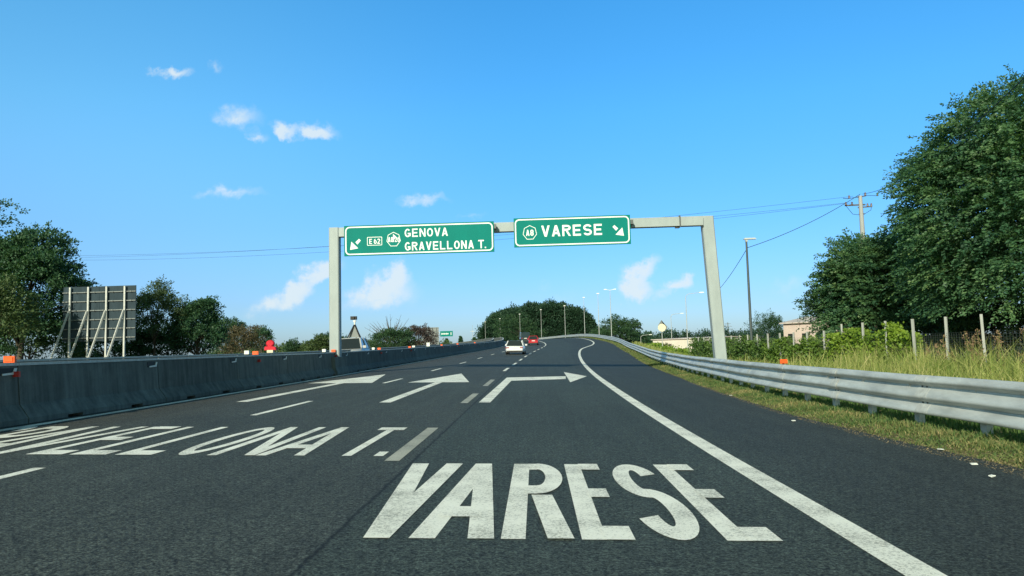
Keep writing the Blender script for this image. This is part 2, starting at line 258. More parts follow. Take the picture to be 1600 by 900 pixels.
# ------------------------------------------------------------------ mesh helpers
class MB:
    def __init__(s): s.v = []; s.f = []; s.sm = []
    def add(s, vs, fs, smooth=False):
        o = len(s.v); s.v += [tuple(v) for v in vs]; s.f += [tuple(i + o for i in f) for f in fs]; s.sm += [smooth] * len(fs)
    def box(s, c, d, R=None, taper=1.):
        P = []
        for k in (-1, 1):
            q = taper if k > 0 else 1
            for (i, j) in ((-1, -1), (1, -1), (1, 1), (-1, 1)):
                v = Vector((i * d[0] / 2 * q, j * d[1] / 2 * q, k * d[2] / 2))
                if R is not None: v = R @ v
                P.append(v + Vector(c))
        s.add(P, [(3, 2, 1, 0), (4, 5, 6, 7), (0, 1, 5, 4), (1, 2, 6, 5), (2, 3, 7, 6), (3, 0, 4, 7)])
    def bar(s, a, b, w, h):                    # rectangular bar from a to b
        a = Vector(a); b = Vector(b); d = (b - a); R = d.to_track_quat('Z', 'Y').to_matrix()
        s.box((a + b) / 2, (w, h, d.length), R)
    def tube(s, pts, rad, n=8, cap=True, smooth=True):
        pts = [Vector(p) for p in pts]; rad = rad if hasattr(rad, '__len__') else [rad] * len(pts)
        V = []; Fc = []; ref = Vector((0.31, .87, .38)).normalized()
        for i, p in enumerate(pts):
            t = (pts[min(i + 1, len(pts) - 1)] - pts[max(i - 1, 0)]).normalized()
            a = t.cross(ref)
            if a.length < .1: a = t.cross(Vector((1, 0, 0)))
            a.normalize(); b = t.cross(a)
            for k in range(n): V.append(p + (a * cos(2 * pi * k / n) + b * sin(2 * pi * k / n)) * rad[i])
        for i in range(len(pts) - 1):
            for k in range(n): Fc.append((i * n + k, i * n + (k + 1) % n, (i + 1) * n + (k + 1) % n, (i + 1) * n + k))
        s.add(V, Fc, smooth)
        if cap: s.add(V[:n][::-1], [tuple(range(n))]); s.add(V[-n:], [tuple(range(n))])
    def prism(s, poly, z0, z1, fr):            # poly of (a,b); fr maps (a,b,c) -> point
        n = len(poly); V = [fr(a, b, z0) for a, b in poly] + [fr(a, b, z1) for a, b in poly]
        s.add(V, [tuple(range(n - 1, -1, -1)), tuple(range(n, 2 * n))] + [(i, (i + 1) % n, n + (i + 1) % n, n + i) for i in range(n)])
    def loft(s, rings, closed=True, caps=True, smooth=False):
        n = len(rings[0]); V = [p for r in rings for p in r]; Fc = []
        for i in range(len(rings) - 1):
            for k in range(n if closed else n - 1): Fc.append((i * n + k, i * n + (k + 1) % n, (i + 1) * n + (k + 1) % n, (i + 1) * n + k))
        s.add(V, Fc, smooth)
        if caps: s.add(rings[0][::-1], [tuple(range(n))]); s.add(rings[-1], [tuple(range(n))])
    def build(s, name, m, parent=None):
        me = bpy.data.meshes.new(name); me.from_pydata([tuple(v) for v in s.v], [], s.f); me.materials.append(m)
        me.polygons.foreach_set('use_smooth', s.sm); me.update()
        return link(name, me, parent)
def link(name, me, parent=None):
    o = bpy.data.objects.new(name, me); COL.objects.link(o)
    if parent is not None: o.parent = parent
    return o
def empty(name, loc=(0, 0, 0), rz=0, label=None, cat=None, group=None):
    o = bpy.data.objects.new(name, None); COL.objects.link(o); o.location = loc; o.rotation_euler = (0, 0, rz); o.empty_display_size = .2
    return tag(o, label, cat, group)
def tag(o, label=None, cat=None, group=None, kind=None):
    for k, v in (('label', label), ('category', cat), ('group', group), ('kind', kind)):
        if v: o[k] = v
    return o
def copy_tree(o, parent=None):
    c = o.copy(); COL.objects.link(c)
    if parent is not None: c.parent = parent
    for ch in list(o.children): copy_tree(ch, c)
    return c
def quads(name, V, m, parent=None, tone=None):       # V: (n,4,3) array of loose quads
    V = np.asarray(V, np.float32); n = len(V); me = bpy.data.meshes.new(name)
    me.vertices.add(n * 4); me.vertices.foreach_set('co', V.reshape(-1))
    me.loops.add(n * 4); me.loops.foreach_set('vertex_index', np.arange(n * 4, dtype=np.int32))
    me.polygons.add(n); me.polygons.foreach_set('loop_start', np.arange(0, n * 4, 4, dtype=np.int32))
    me.update(calc_edges=True); me.validate(); me.materials.append(m)
    a_ = me.attributes.new('tone', 'FLOAT', 'POINT'); a_.data.foreach_set('value', np.repeat(rng.random(n) if tone is None else tone, 4).astype(np.float32))
    return link(name, me, parent)
def unit(v): return v / np.maximum(np.linalg.norm(v, axis=-1, keepdims=True), 1e-9)
def leaf_quads(P, A, size, wid=.5, upbias=.6):           # leaves at P pointing along A
    n = len(P); A = unit(A + rng.normal(0, .45, (n, 3))); nrm = unit(rng.normal(0, 1, (n, 3)) + np.array([0, 0, upbias]))
    B = unit(np.cross(A, nrm)); s = size * rng.uniform(.65, 1.35, (n, 1)); 
    return np.stack([P, P + A * s * .5 + B * s * wid * .5, P + A * s, P + A * s * .5 - B * s * wid * .5], 1)

# ------------------------------------------------------------------ plan of the carriageway (all functions of the distance ahead)
def herm(kn):
    X = [float(k[0]) for k in kn]; Y = [float(k[1]) for k in kn]; s = [(Y[i + 1] - Y[i]) / (X[i + 1] - X[i]) for i in range(len(X) - 1)]
    m = [s[0]] + [(a + b) / 2 for a, b in zip(s, s[1:])] + [s[-1]]
    def g(t):
        t = min(max(t, X[0]), X[-1]); i = 0
        while i < len(X) - 2 and t > X[i + 1]: i += 1
        h = X[i + 1] - X[i]; q = (t - X[i]) / h
        return (2*q**3 - 3*q*q + 1) * Y[i] + (q**3 - 2*q*q + q) * h * m[i] + (3*q*q - 2*q**3) * Y[i + 1] + (q**3 - q*q) * h * m[i + 1]
    return g
rise = herm([(-60,0),(20,0),(35,0),(55,.14),(80,.5),(105,1.0),(127,1.5),(150,2.05),(170,2.48),(190,2.74),(215,2.8),(240,2.65),(265,2.3),(290,1.75),(315,1.1),(340,.6),(400,0),(420,0)])
xC = herm([(-60,-1.6),(20,-1.6),(40,-1.6),(52,-1.35),(68,-.95),(80,-.5),(95,.3),(115,1.4),(130,1.75),(150,1.3),(185,-1.),(236,-8),(290,-22),(340,-40),(400,-66)])
wl = herm([(-60,6.9),(18,6.95),(38,7.3),(60,7.4),(420,7.4)])
xR = herm([(-60,2.22),(5,2.22),(10,2.22),(17,2.28),(30,2.57),(45,3.05),(60,3.65),(80,4.7),(95,5.9),(115,8.8),(130,10.1),(150,10.7),(170,10.4),(190,9.2),(236,3.5),(290,-10),(340,-28),(400,-54)])
xr = herm([(-60,5.2),(5,5.2),(8,5.2),(10.7,5.0),(14.4,4.88),(18.5,5.05),(24,5.35),(31,5.95),(38,6.45),(52,7.5),(75,9.4),(90,10.3),(115,11.9),(130,12.3),(150,12.3),(170,11.9),(190,10.7),(236,5.3),(290,-8),(340,-26),(400,-52)])
xg = herm([(-60,6.1),(5,6.1),(10.4,6.1),(12,6.0),(19,6.0),(24,6.28),(29,6.65),(40,7.5),(52,8.5),(75,10.3),(90,11.2),(115,12.8),(130,13.2),(150,13.2),(170,12.8),(190,11.6),(236,6.2),(290,-7.1),(340,-25),(400,-51)])
sup = herm([(-60,0),(30,0),(60,0),(130,.04),(420,.04)])
def xB(d): return xC(d) - wl(d)                                      # toe of the concrete barrier
def zr(x, d): return rise(d) + sup(d) * (x - xC(d))
def RW(x, d, dz=0.): return W(x, d, zr(x, d) + dz)                   # world point on the road surface
def onroad(px, py):                                                  # where a sight line meets the road
    v = CF * F + CR * (px - 800) - CU * (py - 450); v = v / v[1]; d = 3.
    while d < 300:
        if v[2] * d + HC <= zr(v[0] * d, d): break
        d += .02
    return v[0] * d, d
DS = [-40, -25, -12, -6, -2] + list(np.arange(0, 60, 1.5)) + list(np.arange(60, 200, 3)) + list(np.arange(200, 402, 5))
road = tag(None or bpy.data.objects.new('road', bpy.data.meshes.new('road')), kind='structure'); COL.objects.link(road)
rows = []; uvs = []
for d in DS:
    xs = [xB(d) - .5, xB(d), xC(d) - 3.7, xC(d), xC(d) + 1.9, xR(d), xr(d)]
    rows.append([RW(x, d) for x in xs]); uvs.append([(x - xC(d), d) for x in xs])
me = road.data; nv = 7
me.from_pydata([tuple(p) for r in rows for p in r], [], [(i*nv+k, i*nv+k+1, (i+1)*nv+k+1, (i+1)*nv+k) for i in range(len(rows)-1) for k in range(nv-1)])
ul = me.uv_layers.new(name='lane'); fl = [u for r in uvs for u in r]
for l in me.loops: ul.data[l.index].uv = fl[l.vertex_index]
me.materials.append(ASPH)

# ground sheet to the horizon, with the verges and the ramp's embankment
def opp(d): return xB(d) - 13.5                                       # far edge of the opposite carriageway
BASE = -.75
def ground_h(x, d):                                                   # world height; x in world metres
    a = xr(d); b = opp(d)
    if x > a - .25:
        e = x - a; top = RW(a, d).z + min(.03, -.02 + .1 * max(e, 0)) - (.25 if e < -.06 else 0)
        edge = RW(a, d).z
        t = min(max((e - 1.6) / (3.2 + 2.2 * max(0, edge - BASE)), 0), 1); t = t * t * (3 - 2 * t)
        return top * (1 - t) + BASE * t
    if x < b:
        e = b - x; edge = RW(b, d).z; t = min(max((e - 1.) / (4 + 2.2 * max(0, edge + .3)), 0), 1); t = t * t * (3 - 2 * t)
        return (edge - .02) * (1 - t) + -.3 * t
    return RW(x, d).z - .25
gd = [-400, -150, -60] + DS + [430, 500, 700, 1100, 2000, 4000, 9000]
offR = [-.25, -.07, -.05, .0, .3, .8, 1.6, 2.6, 3.8, 5, 7, 9, 12, 16, 22, 35, 70, 150, 400, 1500, 6000]; offL = [.01, 1, 2, 3.5, 5, 7, 9, 12, 16, 30, 70, 200, 600, 2000, 6000]
gv = []; 
for d in gd:
    xs = [opp(d) - o for o in reversed(offL)] + [opp(d) + .2, xB(d) - 5, xB(d)] + [xr(d) + o for o in offR]
    gv.append([(x, d, ground_h(x, d)) for x in xs])
m_ = MB(); ng = len(gv[0])
m_.add([p for r in gv for p in r], [(i*ng+k, i*ng+k+1, (i+1)*ng+k+1, (i+1)*ng+k) for i in range(len(gv)-1) for k in range(ng-1)], True)
tag(m_.build('ground', SOIL), kind='structure')
def gz(x, d): return ground_h(x, d)
# opposite carriageway and central reserve
m_ = MB(); R_ = [[RW(opp(d), d, -.02), RW(xB(d) - 2.75, d, -.02)] for d in DS]
m_.loft(R_, closed=False, caps=False); oc = tag(m_.build('opposite_road', mat('old_asphalt', (.06, .062, .06), .85, 0, .2, (30, .3))), kind='structure')
m_ = MB(); R_ = [[RW(xB(d) - 2.75, d, .0), RW(xB(d) - .5, d, .0)] for d in DS]
m_.loft(R_, closed=False, caps=False); tag(m_.build('central_reserve', SOIL), kind='structure')

# ------------------------------------------------------------------ lettering built from strokes
def ring(cx, cy, rx, ry, a0, a1, s, n=18):
    out = []
    for i in range(n + 1):
        a = radians(a0 + (a1 - a0) * i / n); c, q = cos(a), sin(a)
        out.append(((cx + (rx + s/2) * c, cy + (ry + s/2) * q), (cx + (rx - s/2) * c, cy + (ry - s/2) * q)))
    return [(out[i][0], out[i+1][0], out[i+1][1], out[i][1]) for i in range(n)]
def strokes(ch, w, h, s):
    q = s * 1.08
    R = lambda x0, y0, x1, y1: [(x0, y0), (x1, y0), (x1, y1), (x0, y1)]
    D = lambda x0, y0, x1, y1, k=q: [(x0, y0), (x0 + k, y0), (x1 + k, y1), (x1, y1)]
    L = []
    if ch == 'V': L = [[D(w/2 - q/2, 0, 0, h)], [D(w/2 - q/2, 0, w - q, h)]]
    elif ch == 'A': L = [[D(0, 0, w/2 - q/2, h)], [D(w - q, 0, w/2 - q/2, h)], [R(w*.22, h*.2, w*.78, h*.2 + s*.95)]]
    elif ch == 'R':
        ry = (h*.52 - s) / 2; cy = h - s/2 - ry; x1 = w*.5
        L = [[R(0, 0, s, h)], [R(s*.9, h - s, x1, h)], [R(s*.9, cy - ry - s/2, x1, cy - ry + s/2)], ring(x1, cy, w*.5 - s/2, ry, -90, 90, s), [D(w - q, 0, w*.40, h*.46)]]
    elif ch == 'E': L = [[R(0, 0, s, h)], [R(s*.9, 0, w*.95, s)], [R(s*.9, h/2 - s/2, w*.86, h/2 + s/2)], [R(s*.9, h - s, w*.95, h)]]
    elif ch == 'L': L = [[R(0, 0, s, h)], [R(s*.9, 0, w*.95, s)]]
    elif ch == 'T': L = [[R(w/2 - s/2, 0, w/2 + s/2, h - s*.9)], [R(0, h - s, w, h)]]
    elif ch == 'N': L = [[R(0, 0, s, h)], [R(w - s, 0, w, h)], [D(w - q, 0, 0, h)]]
    elif ch == 'O': L = [ring(w/2, h/2, w/2 - s/2, h/2 - s/2, 0, 360, s, 36)]
    elif ch == 'G': L = [ring(w/2, h/2, w/2 - s/2, h/2 - s/2, 42, 330, s, 30), [R(w*.52, h*.5 - s, w, h*.5)], [R(w - s, h*.1, w, h*.5 - s*.9)]]
    elif ch == 'S':
        ry = (h - s) / 4; L = [ring(w/2, h - s/2 - ry, w/2 - s/2, ry, 18, 270, s, 24), ring(w/2, s/2 + ry, w/2 - s/2, ry, 90, -162, s, 24)]
    elif ch == '8':
        ry = (h - s) / 4; L = [ring(w/2, h - s/2 - ry, w/2 - s/2 - w*.03, ry, 0, 360, s, 28), ring(w/2, s/2 + ry, w/2 - s/2, ry, 0, 360, s, 28)]
    elif ch == '6':
        ry = h*.28; L = [ring(w/2, s/2 + ry, w/2 - s/2, ry, 0, 360, s, 28), ring(w/2 + w*.1, s/2 + ry, w*.6 - s/2, h - s - ry, 95, 180, s, 14)]
    elif ch == '2': L = [ring(w/2, h - s/2 - h*.24, w/2 - s/2, h*.24, -25, 165, s, 18), [D(0, s*.6, w*.68, h*.66)], [R(0, 0, w, s)]]
    elif ch == '.': L = [[R(0, 0, s, s)]]
    elif ch == '/': L = [[D(0, 0, w - q, h)]]
    return L
ADV = {'.': .42, ' ': .55, '/': .6}
def text(mb, txt, x0, y0, w, h, s, gap, fr, lift=0., step=.0006, thick=None):
    """fr(a, b, c) maps lettering coordinates to a point; c is the distance in front of the face"""
    x = x0
    for ch in txt:
        if ch == ' ': x += w * .55; continue
        ww = s if ch == '.' else w
        for i, poly in enumerate(strokes(ch, ww, h, s)):
            for qd in poly: mb.add([fr(x + a, y0 + b, lift + i * step) for a, b in qd], [(0, 1, 2, 3)])
        x += ww + gap
    return x
def ngon(mb, pts, fr, lift): mb.add([fr(a, b, lift) for a, b in pts], [tuple(range(len(pts)))])
def frame_strip(mb, pts, wd, fr, lift):        # closed outline of width wd (inwards)
    n = len(pts); cx = sum(p[0] for p in pts) / n; inner = []
    for i in range(n):
        p0, p1, p2 = Vector(pts[i-1]), Vector(pts[i]), Vector(pts[(i+1) % n])
        a = (p1 - p0).normalized(); b = (p2 - p1).normalized(); na = Vector((-a.y, a.x)); nb_ = Vector((-b.y, b.x)); m = (na + nb_).normalized()
        inner.append(p1 + m * (wd / max(m.dot(na), .3)))
    V = [fr(a, b, lift) for a, b in pts] + [fr(p.x, p.y, lift) for p in inner]
    mb.add(V, [(i, (i+1) % n, n + (i+1) % n, n + i) for i in range(n)])
def rounded(x0, y0, x1, y1, r, k=6):
    out = []
    for (cx, cy, a0) in ((x1 - r, y0 + r, -90), (x1 - r, y1 - r, 0), (x0 + r, y1 - r, 90), (x0 + r, y0 + r, 180)):
        for i in range(k + 1): a = radians(a0 + 90 * i / k); out.append((cx + r * cos(a), cy + r * sin(a)))
    return out
def heptagon(cx, cy, rx, ry): return [(cx + rx * sin(2*pi*i/7) * -1, cy + ry * cos(2*pi*i/7)) for i in range(7)]

# ------------------------------------------------------------------ road markings (children of the road)
PZ = .004
def strip(f, wd, d0, d1, step=1.5):
    mb = MB(); n = max(1, int((d1 - d0) / step)); V = []
    for i in range(n + 1):
        d = d0 + (d1 - d0) * i / n; t = (f(d + .5) - f(d - .5)); k = hypot(1, t)
        V += [RW(f(d) - wd / 2 * k, d, PZ), RW(f(d) + wd / 2 * k, d, PZ)]
    mb.add(V, [(2*i, 2*i+1, 2*i+3, 2*i+2) for i in range(n)]); return mb
strip(xR, .24, -20, 300).build('edge_line', PAINT, road)
strip(lambda d: xB(d) + .24, .18, -20, 300).build('edge_line', PAINT, road)
strip(lambda d: xC(d), .17, 118, 260).build('edge_line', PAINT, road)
for (a, b) in [(.6, 3.0), (8.5, 11.9), (17.0, 20.4), (24.3, 28.8)]: strip(lambda d: xC(d) - .04, .17, a, b).build('lane_dash', OLDPAINT, road)
for a in [38., 47.5, 57, 66.5, 76, 85, 94, 103, 111]: strip(xC, .16, a, a + 4.4).build('lane_dash', PAINT, road)
xL = lambda d: xC(d) - 3.72
for a in [4.3, 13.9, 26., 38, 50, 62, 74, 86, 98, 110, 122, 134]: strip(xL, .13, a, a + 3.6).build('lane_dash', PAINT, road)
def roadword(items, d0, d1, kx):
    mb = MB(); ky = (d1 - d0) / 8.4
    for ch, x0, w in items: text(mb, ch, 0, 0, w / kx, 8.4, 1., 0, lambda a, b, c: RW(x0 + a * kx, d0 + b * ky, PZ + c), 0, .0015)
    mb.build('lettering', PAINT, road)
roadword([('V', -1.37, .56), ('A', -.87, .585), ('R', -.24, .5), ('E', .31, .38), ('S', .77, .45), ('E', 1.285, .39)], 5.13, 8.32, .168)
roadword([('G', -8.33, .45), ('R', -7.85, .46), ('A', -7.42, .58), ('V', -6.83, .58), ('E', -6.16, .47), ('L', -5.62, .47), ('L', -5.06, .47), ('O', -4.48, .47), ('N', -3.94, .58), ('A', -3.35, .59)], 8.86, 11.9, .115)
roadword([('T', -2.46, .41), ('.', -1.93, .13)], 8.86, 11.9, .115)
def straight_arrow(x, d0, d1, d2, w, hw):
    mb = MB(); P = lambda a, b, c=0: RW(a, b, PZ + c)
    mb.add([P(x - w/2, d0), P(x + w/2, d0), P(x + w/2, d1), P(x - w/2, d1)], [(0, 1, 2, 3)])
    mb.add([P(x - hw, d1 - .3, .001), P(x + hw, d1 + .1, .001), P(x, d2, .001)], [(0, 1, 2)])
    return mb.build('arrow', PAINT, road)
straight_arrow(-6.85, 17.2, 26.0, 33.8, .26, 1.08); straight_arrow(-3.48, 17.1, 26.7, 34.8, .26, 1.08)
mb = MB(); P = [onroad(x, y) for x, y in ((748,629),(766,629),(799,595),(884,592.3),(884,588),(792,590))]
mb.add([RW(a, b, PZ) for a, b in P], [(0, 1, 2, 5), (2, 3, 4, 5)])
P = [onroad(x, y) for x, y in ((881,581.5),(891,597.5),(917,588))]; mb.add([RW(a, b, PZ + .001) for a, b in P], [(0, 1, 2)]); mb.build('arrow', PAINT, road)

# ------------------------------------------------------------------ concrete barrier sections
SEC = 4.7
def barrier_body(L):
    mb = MB(); prof = lambda b: [(-.30, b), (-.30, .09), (-.135, .32), (-.085, .97), (.085, .97), (.135, .32), (.30, .09), (.30, b)]
    st = [(0, .0), (1.05, 0), (1.05, .055), (1.5, .055), (1.5, 0), (L - 1.5, 0), (L - 1.5, .055), (L - 1.05, .055), (L - 1.05, 0), (L - .03, 0)]
    mb.loft([[Vector((x, y, z)) for x, z in prof(b)] for y, b in st]); return mb
def coupling(L):
    mb = MB(); mb.prism([(L - .40, .815), (L - .10, .825), (L - .06, .93), (L - .12, .93), (L - .15, .86), (L - .40, .845)], .10, .115, lambda a, b, c: Vector((c, a, b))); return mb
def notch_shade(L):  # thin dark plate on the face; shade of the coupling notch put in as colour
    mb = MB(); mb.box((.094, L - .28, .875), (.012, .42, .12)); return mb
def place(o, p, q):                              # put local +Y from p to q
    d = q - p; y = d.normalized(); x = y.cross(Vector((0, 0, 1))).normalized(); z = x.cross(y)
    o.matrix_world = Matrix((( x.x, y.x, z.x, p.x), (x.y, y.y, z.y, p.y), (x.z, y.z, z.z, p.z), (0, 0, 0, 1)))
bt = empty('barrier_section', label='weathered grey concrete barrier section in the row along the left lane', cat='barrier', group='concrete barrier sections along the left lane')
barrier_body(SEC).build('body', BARR, bt); coupling(SEC).build('coupling_plate', WPLAST, bt); notch_shade(SEC).build('coupling_notch_shade', DARK, bt); mb = MB(); mb.box((0, SEC / 2, .995), (.20, SEC - .02, .045)); mb.build('top_rail', GALVW, bt)
d = 7.6; first = True
while d < 345:
    k = 1 / hypot(1, xB(d + 2) - xB(d)); e = d + SEC * (k if d > 100 else 1)
    o = bt if first else copy_tree(bt); first = False
    place(o, RW(xB(d) - .30, d), RW(xB(e) - .30, e)); d = e
b2 = empty('barrier_section', label='concrete barrier section in the second row behind the left lane barrier', cat='barrier', group='concrete barrier sections of the far row')
barrier_body(SEC).build('body', BARR, b2); mb = MB(); mb.box((0, SEC / 2, .995), (.20, SEC - .02, .045)); mb.build('top_rail', GALVW, b2); d = 9.; first = True
while d < 345:
    k = 1 / hypot(1, xB(d + 2) - xB(d)); e = d + SEC * (k if d > 100 else 1)
    o = b2 if first else copy_tree(b2); first = False
    place(o, RW(xB(d) - 2.4, d), RW(xB(e) - 2.4, e)); d = e
# reflectors on the barrier
def reflector():
    r = empty('reflector', cat='reflector', group='orange reflectors on the concrete barrier')
    mb = MB(); mb.box((0, -.02, .08), (.19, .05, .11)); mb.box((0, -.05, .08), (.14, .02, .07)); mb.build('lens', ORANGE, r)
    mb = MB(); mb.box((.11, -.02, -.17), (.12, .05, .09)); mb.build('lower_lens', REDR, r)
    mb = MB(); mb.box((0, .03, -.05), (.06, .03, .26)); mb.build('bracket', BUMP, r); return r
rf = reflector()
LABS = ['large orange reflector on the barrier top at the left edge of the photo', 'orange reflector on the barrier top in front of the red covered lamp', 'orange reflector on the barrier top beside the left gantry post', 'orange reflector on the barrier top just right of the silver car']
PXS = [4, 397, 520, 592, 640, 690, 715, 742]
for i, px in enumerate(PXS):
    best = min((abs((xB(dd) - .3) / dd - (px - 837) / F), dd) for dd in np.arange(8, 160, .05))[1]
    o = rf if i == 0 else copy_tree(rf); o.location = RW(xB(best) - .30, best, 1.0); o.rotation_euler = (0, 0, 0)
    o['label'] = LABS[i] if i < 4 else 'small orange reflector on the distant stretch of the left barrier'
def marker(px, h, w, label):
    best = min((abs((xB(dd) - .3) / dd - (px - 837) / F), dd) for dd in np.arange(8, 160, .05))[1]
    o = empty('marker_block', RW(xB(best) - .3, best, 1.018), 0, label, 'marker', 'white blocks on the concrete barrier')
    mb = MB(); mb.box((0, 0, h / 2 + .03), (w, .12, h)); mb.build('block', WPLAST, o); mb = MB(); mb.box((0, 0, .014), (w * .7, .1, .03)); mb.build('foot', BUMP, o)
marker(383, .11, .14, 'white block on the barrier left of the orange reflector by the red lamp'); marker(505, .12, .15, 'white block on the barrier just left of the gantry post')
marker(583, .12, .15, 'white block on the barrier right of the silver car'); marker(646, .12, .2, 'white block on the barrier in front of the purple bush'); marker(669, .30, .26, 'tall white block on the barrier below the far grid billboard')

# ------------------------------------------------------------------ guard rail on the right
gr = empty('guardrail', RW(xg(30), 30), 0, 'long galvanised three wave guardrail on the right verge, curving over the crest', 'guardrail')
go = gr.location
def rail_profile():
    return [(-.10, .270), (-.128, .274), (-.140, .290), (-.142, .315), (-.128, .345), (-.088, .405), (-.066, .428), (-.052, .440), (-.052, .448), (-.068, .458), (-.125, .497), (-.140, .515),
            (-.142, .540), (-.128, .575), (-.088, .640), (-.066, .670), (-.052, .685), (-.052, .693), (-.068, .704), (-.125, .742), (-.142, .760), (-.142, .785), (-.125, .818), (-.085, .850), (-.05, .860), (-.03, .856)]
prof = rail_profile()
def rail_frame(d):
    t = (xg(d + .4) - xg(d - .4)) / .8; k = hypot(1, t); return 1 / k, -t / k    # lateral unit (x, y)
mb = MB(); R_ = []
RD = list(np.arange(-14, 60, .75)) + list(np.arange(60, 200, 2)) + list(np.arange(200, 400, 3))
for d in RD:
    lx, ly = rail_frame(d); wob = .006 * sin(d * .5) + .003 * sin(d * 1.3 + 1)
    ring_ = [Vector(RW(xg(d), d, z + wob * .6)) + Vector((lx * (x + wob), ly * (x + wob), 0)) - go for x, z in prof]
    ring_ += [p + Vector((lx * .006, ly * .006, 0)) for p in ring_[::-1]]
    R_.append(ring_)
mb.loft(R_, True, True, True); mb.build('rail_beam', GALV, gr)
d = 5.3
while d < 76:                                                        # splice bolts
    lx, ly = rail_frame(d)
    for z in (.443, .689):
        for dd in (-.06, .06):
            p = Vector(RW(xg(d + dd), d + dd, z)) + Vector((lx * -.05, ly * -.05, 0)) - go; mb = MB(); mb.box(p, (.035, .035, .05)); mb.build('splice_bolt', STEELD, gr)
    d += 3.16
d = 5.15
while d < 76:                                                        # overlapped ends of the rail lengths
    mb = MB(); R_ = []
    for e in (d, d + .3):
        lx, ly = rail_frame(e); R_.append([Vector(RW(xg(e), e, z)) + Vector((lx * (x - .005), ly * (x - .005), 0)) - go for x, z in prof] + [Vector(RW(xg(e), e, z)) + Vector((lx * (x - .001), ly * (x - .001), 0)) - go for x, z in prof[::-1]])
    mb.loft(R_, True, True, True); mb.build('lap_joint', GALVW, gr); d += 3.16
def gpost(d):
    lx, ly = rail_frame(d); p = Vector(RW(xg(d), d)) - go; ang = math.atan2(ly, lx); R = Matrix.Rotation(ang, 3, 'Z'); m = MB()
    def b(c, dm): m.box(p + R @ Vector(c), dm, R)
    b((.06, 0, .36), (.012, .14, .78)); b((.10, .065, .36), (.08, .012, .78)); b((.10, -.065, .36), (.08, .012, .78))
    for z in (.46, .66): b((0, 0, z), (.11, .09, .10))
    return m
d = 1.0; posts = []
while d < 150: posts.append(d); d += 1.58 if d < 100 else 3.16
posts = [p for p in posts if p > 3][:98]
for d in posts: gpost(d).build('post', GALVW, gr)
gref = empty('reflector', RW(xg(18.2) + .02, 18.2, .875), 0, 'orange reflector clipped on top of the right guardrail', 'reflector')
mb = MB(); mb.box((0, 0, .055), (.17, .05, .10)); mb.box((0, -.03, .055), (.12, .02, .07)); mb.build('lens', ORANGE, gref); mb = MB(); mb.box((0, .03, -.03), (.05, .02, .12)); mb.build('bracket', BUMP, gref)

# ------------------------------------------------------------------ sign gantry
GD = 33.6
pl = RW(-9.13, GD + .1); topL = U(530, 360, GD).z; topR = U(1100, 335, GD + .3).z; ztop = (topL + topR) / 2
gan = empty('sign_gantry', pl, 0, 'grey steel gantry spanning the road and carrying two green direction signs', 'gantry')
def postrings(bx, by, bz, tx, tz, wb, wt_, dp, ch=.04):
    out = []
    for t in (0, 1):
        w = wb + (wt_ - wb) * t; x = bx + (tx - bx) * t; z = bz + (tz - bz) * t; c = ch
        out.append([Vector((x + a, by + b, z)) - pl for a, b in ((-w/2 + c, -dp/2), (w/2 - c, -dp/2), (w/2, -dp/2 + c), (w/2, dp/2 - c), (w/2 - c, dp/2), (-w/2 + c, dp/2), (-w/2, dp/2 - c), (-w/2, -dp/2 + c))])
    return out
RX = 8.42; RXT = 8.05
mb = MB(); mb.loft(postrings(pl.x, pl.y, pl.z - .1, pl.x + .02, ztop, .46, .46, .46)); mb.build('post', GANT, gan)
rb = RW(RX, GD + .3)
mb = MB(); mb.loft(postrings(RX, rb.y, rb.z - .4, RXT, ztop + .02, .52, .54, .46)); mb.build('post', GANT, gan)
mb = MB(); mb.box((RXT * .5 + pl.x * .5 - pl.x, 0, ztop - .22 - pl.z), (RXT - pl.x - .5, .40, .42)); mb.build('beam', GANT, gan)
mb = MB()
for fx in (6.75,): mb.box((fx - pl.x, 0, ztop - .22 - pl.z), (.05, .5, .52)); mb.box((fx - .12 - pl.x, -.02, ztop - .47 - pl.z), (.16, .12, .08))
mb.build('flange', STEELD, gan)
mb = MB()                                                            # concrete plinth in the barrier line
pr = [(-.36, 0), (-.36, .10), (-.27, .34), (-.245, .80), (.245, .80), (.27, .34), (.36, .10), (.36, 0)]
mb.loft([[Vector((x, y, z)) for x, z in pr] for y in (-1.0, 1.0)]); mb.build('plinth', BARR, gan)
mb = MB(); mb.box((rb.x - pl.x, rb.y - pl.y, rb.z - .22 - pl.z), (1.0, 1.0, .3)); mb.build('footing', CONC, gan)
SD = GD - .55
def sign(px0, px1, pt, pb, label):
    A = U(px0, pb[0], SD); B = U(px1, pb[1], SD); C_ = U(px0, pt[0], SD); D_ = U(px1, pt[1], SD)
    z0 = (A.z + B.z) / 2; z1 = (C_.z + D_.z) / 2; x0 = (A.x + C_.x) / 2; x1 = (B.x + D_.x) / 2; w = x1 - x0; h = z1 - z0
    mb = MB(); c = Vector(((x0 + x1) / 2, SD, (z0 + z1) / 2)) - pl; mb.box(c, (w, .06, h)); sp = mb.build('sign_panel', GREEN, gan); sp['label'] = label
    o = Vector((x0, SD - .033, z0)) - pl
    fr = lambda a, b, cc: o + Vector((a, -cc, b))
    mb = MB(); frame_strip(mb, rounded(.05, .05, w - .05, h - .05, .20), .055, fr, .001); mb.build('border', WHITE, sp)
    mb = MB()
    for k in (.12, .38, .62, .88): mb.box(Vector((x0 + w * k, SD + .09, (z0 + z1) / 2)) - pl, (.08, .10, h * .96))
    mb.build('back_rail', STEELD, sp)
    for k in (.03, .97):
        mb = MB(); mb.box(Vector((x0 + w * k + (.22 if k > .5 else -.0), SD + .18, ztop - .25)) - pl, (.16, .36, .2)); mb.build('clamp', STEELD, sp)
    return sp, fr, w, h
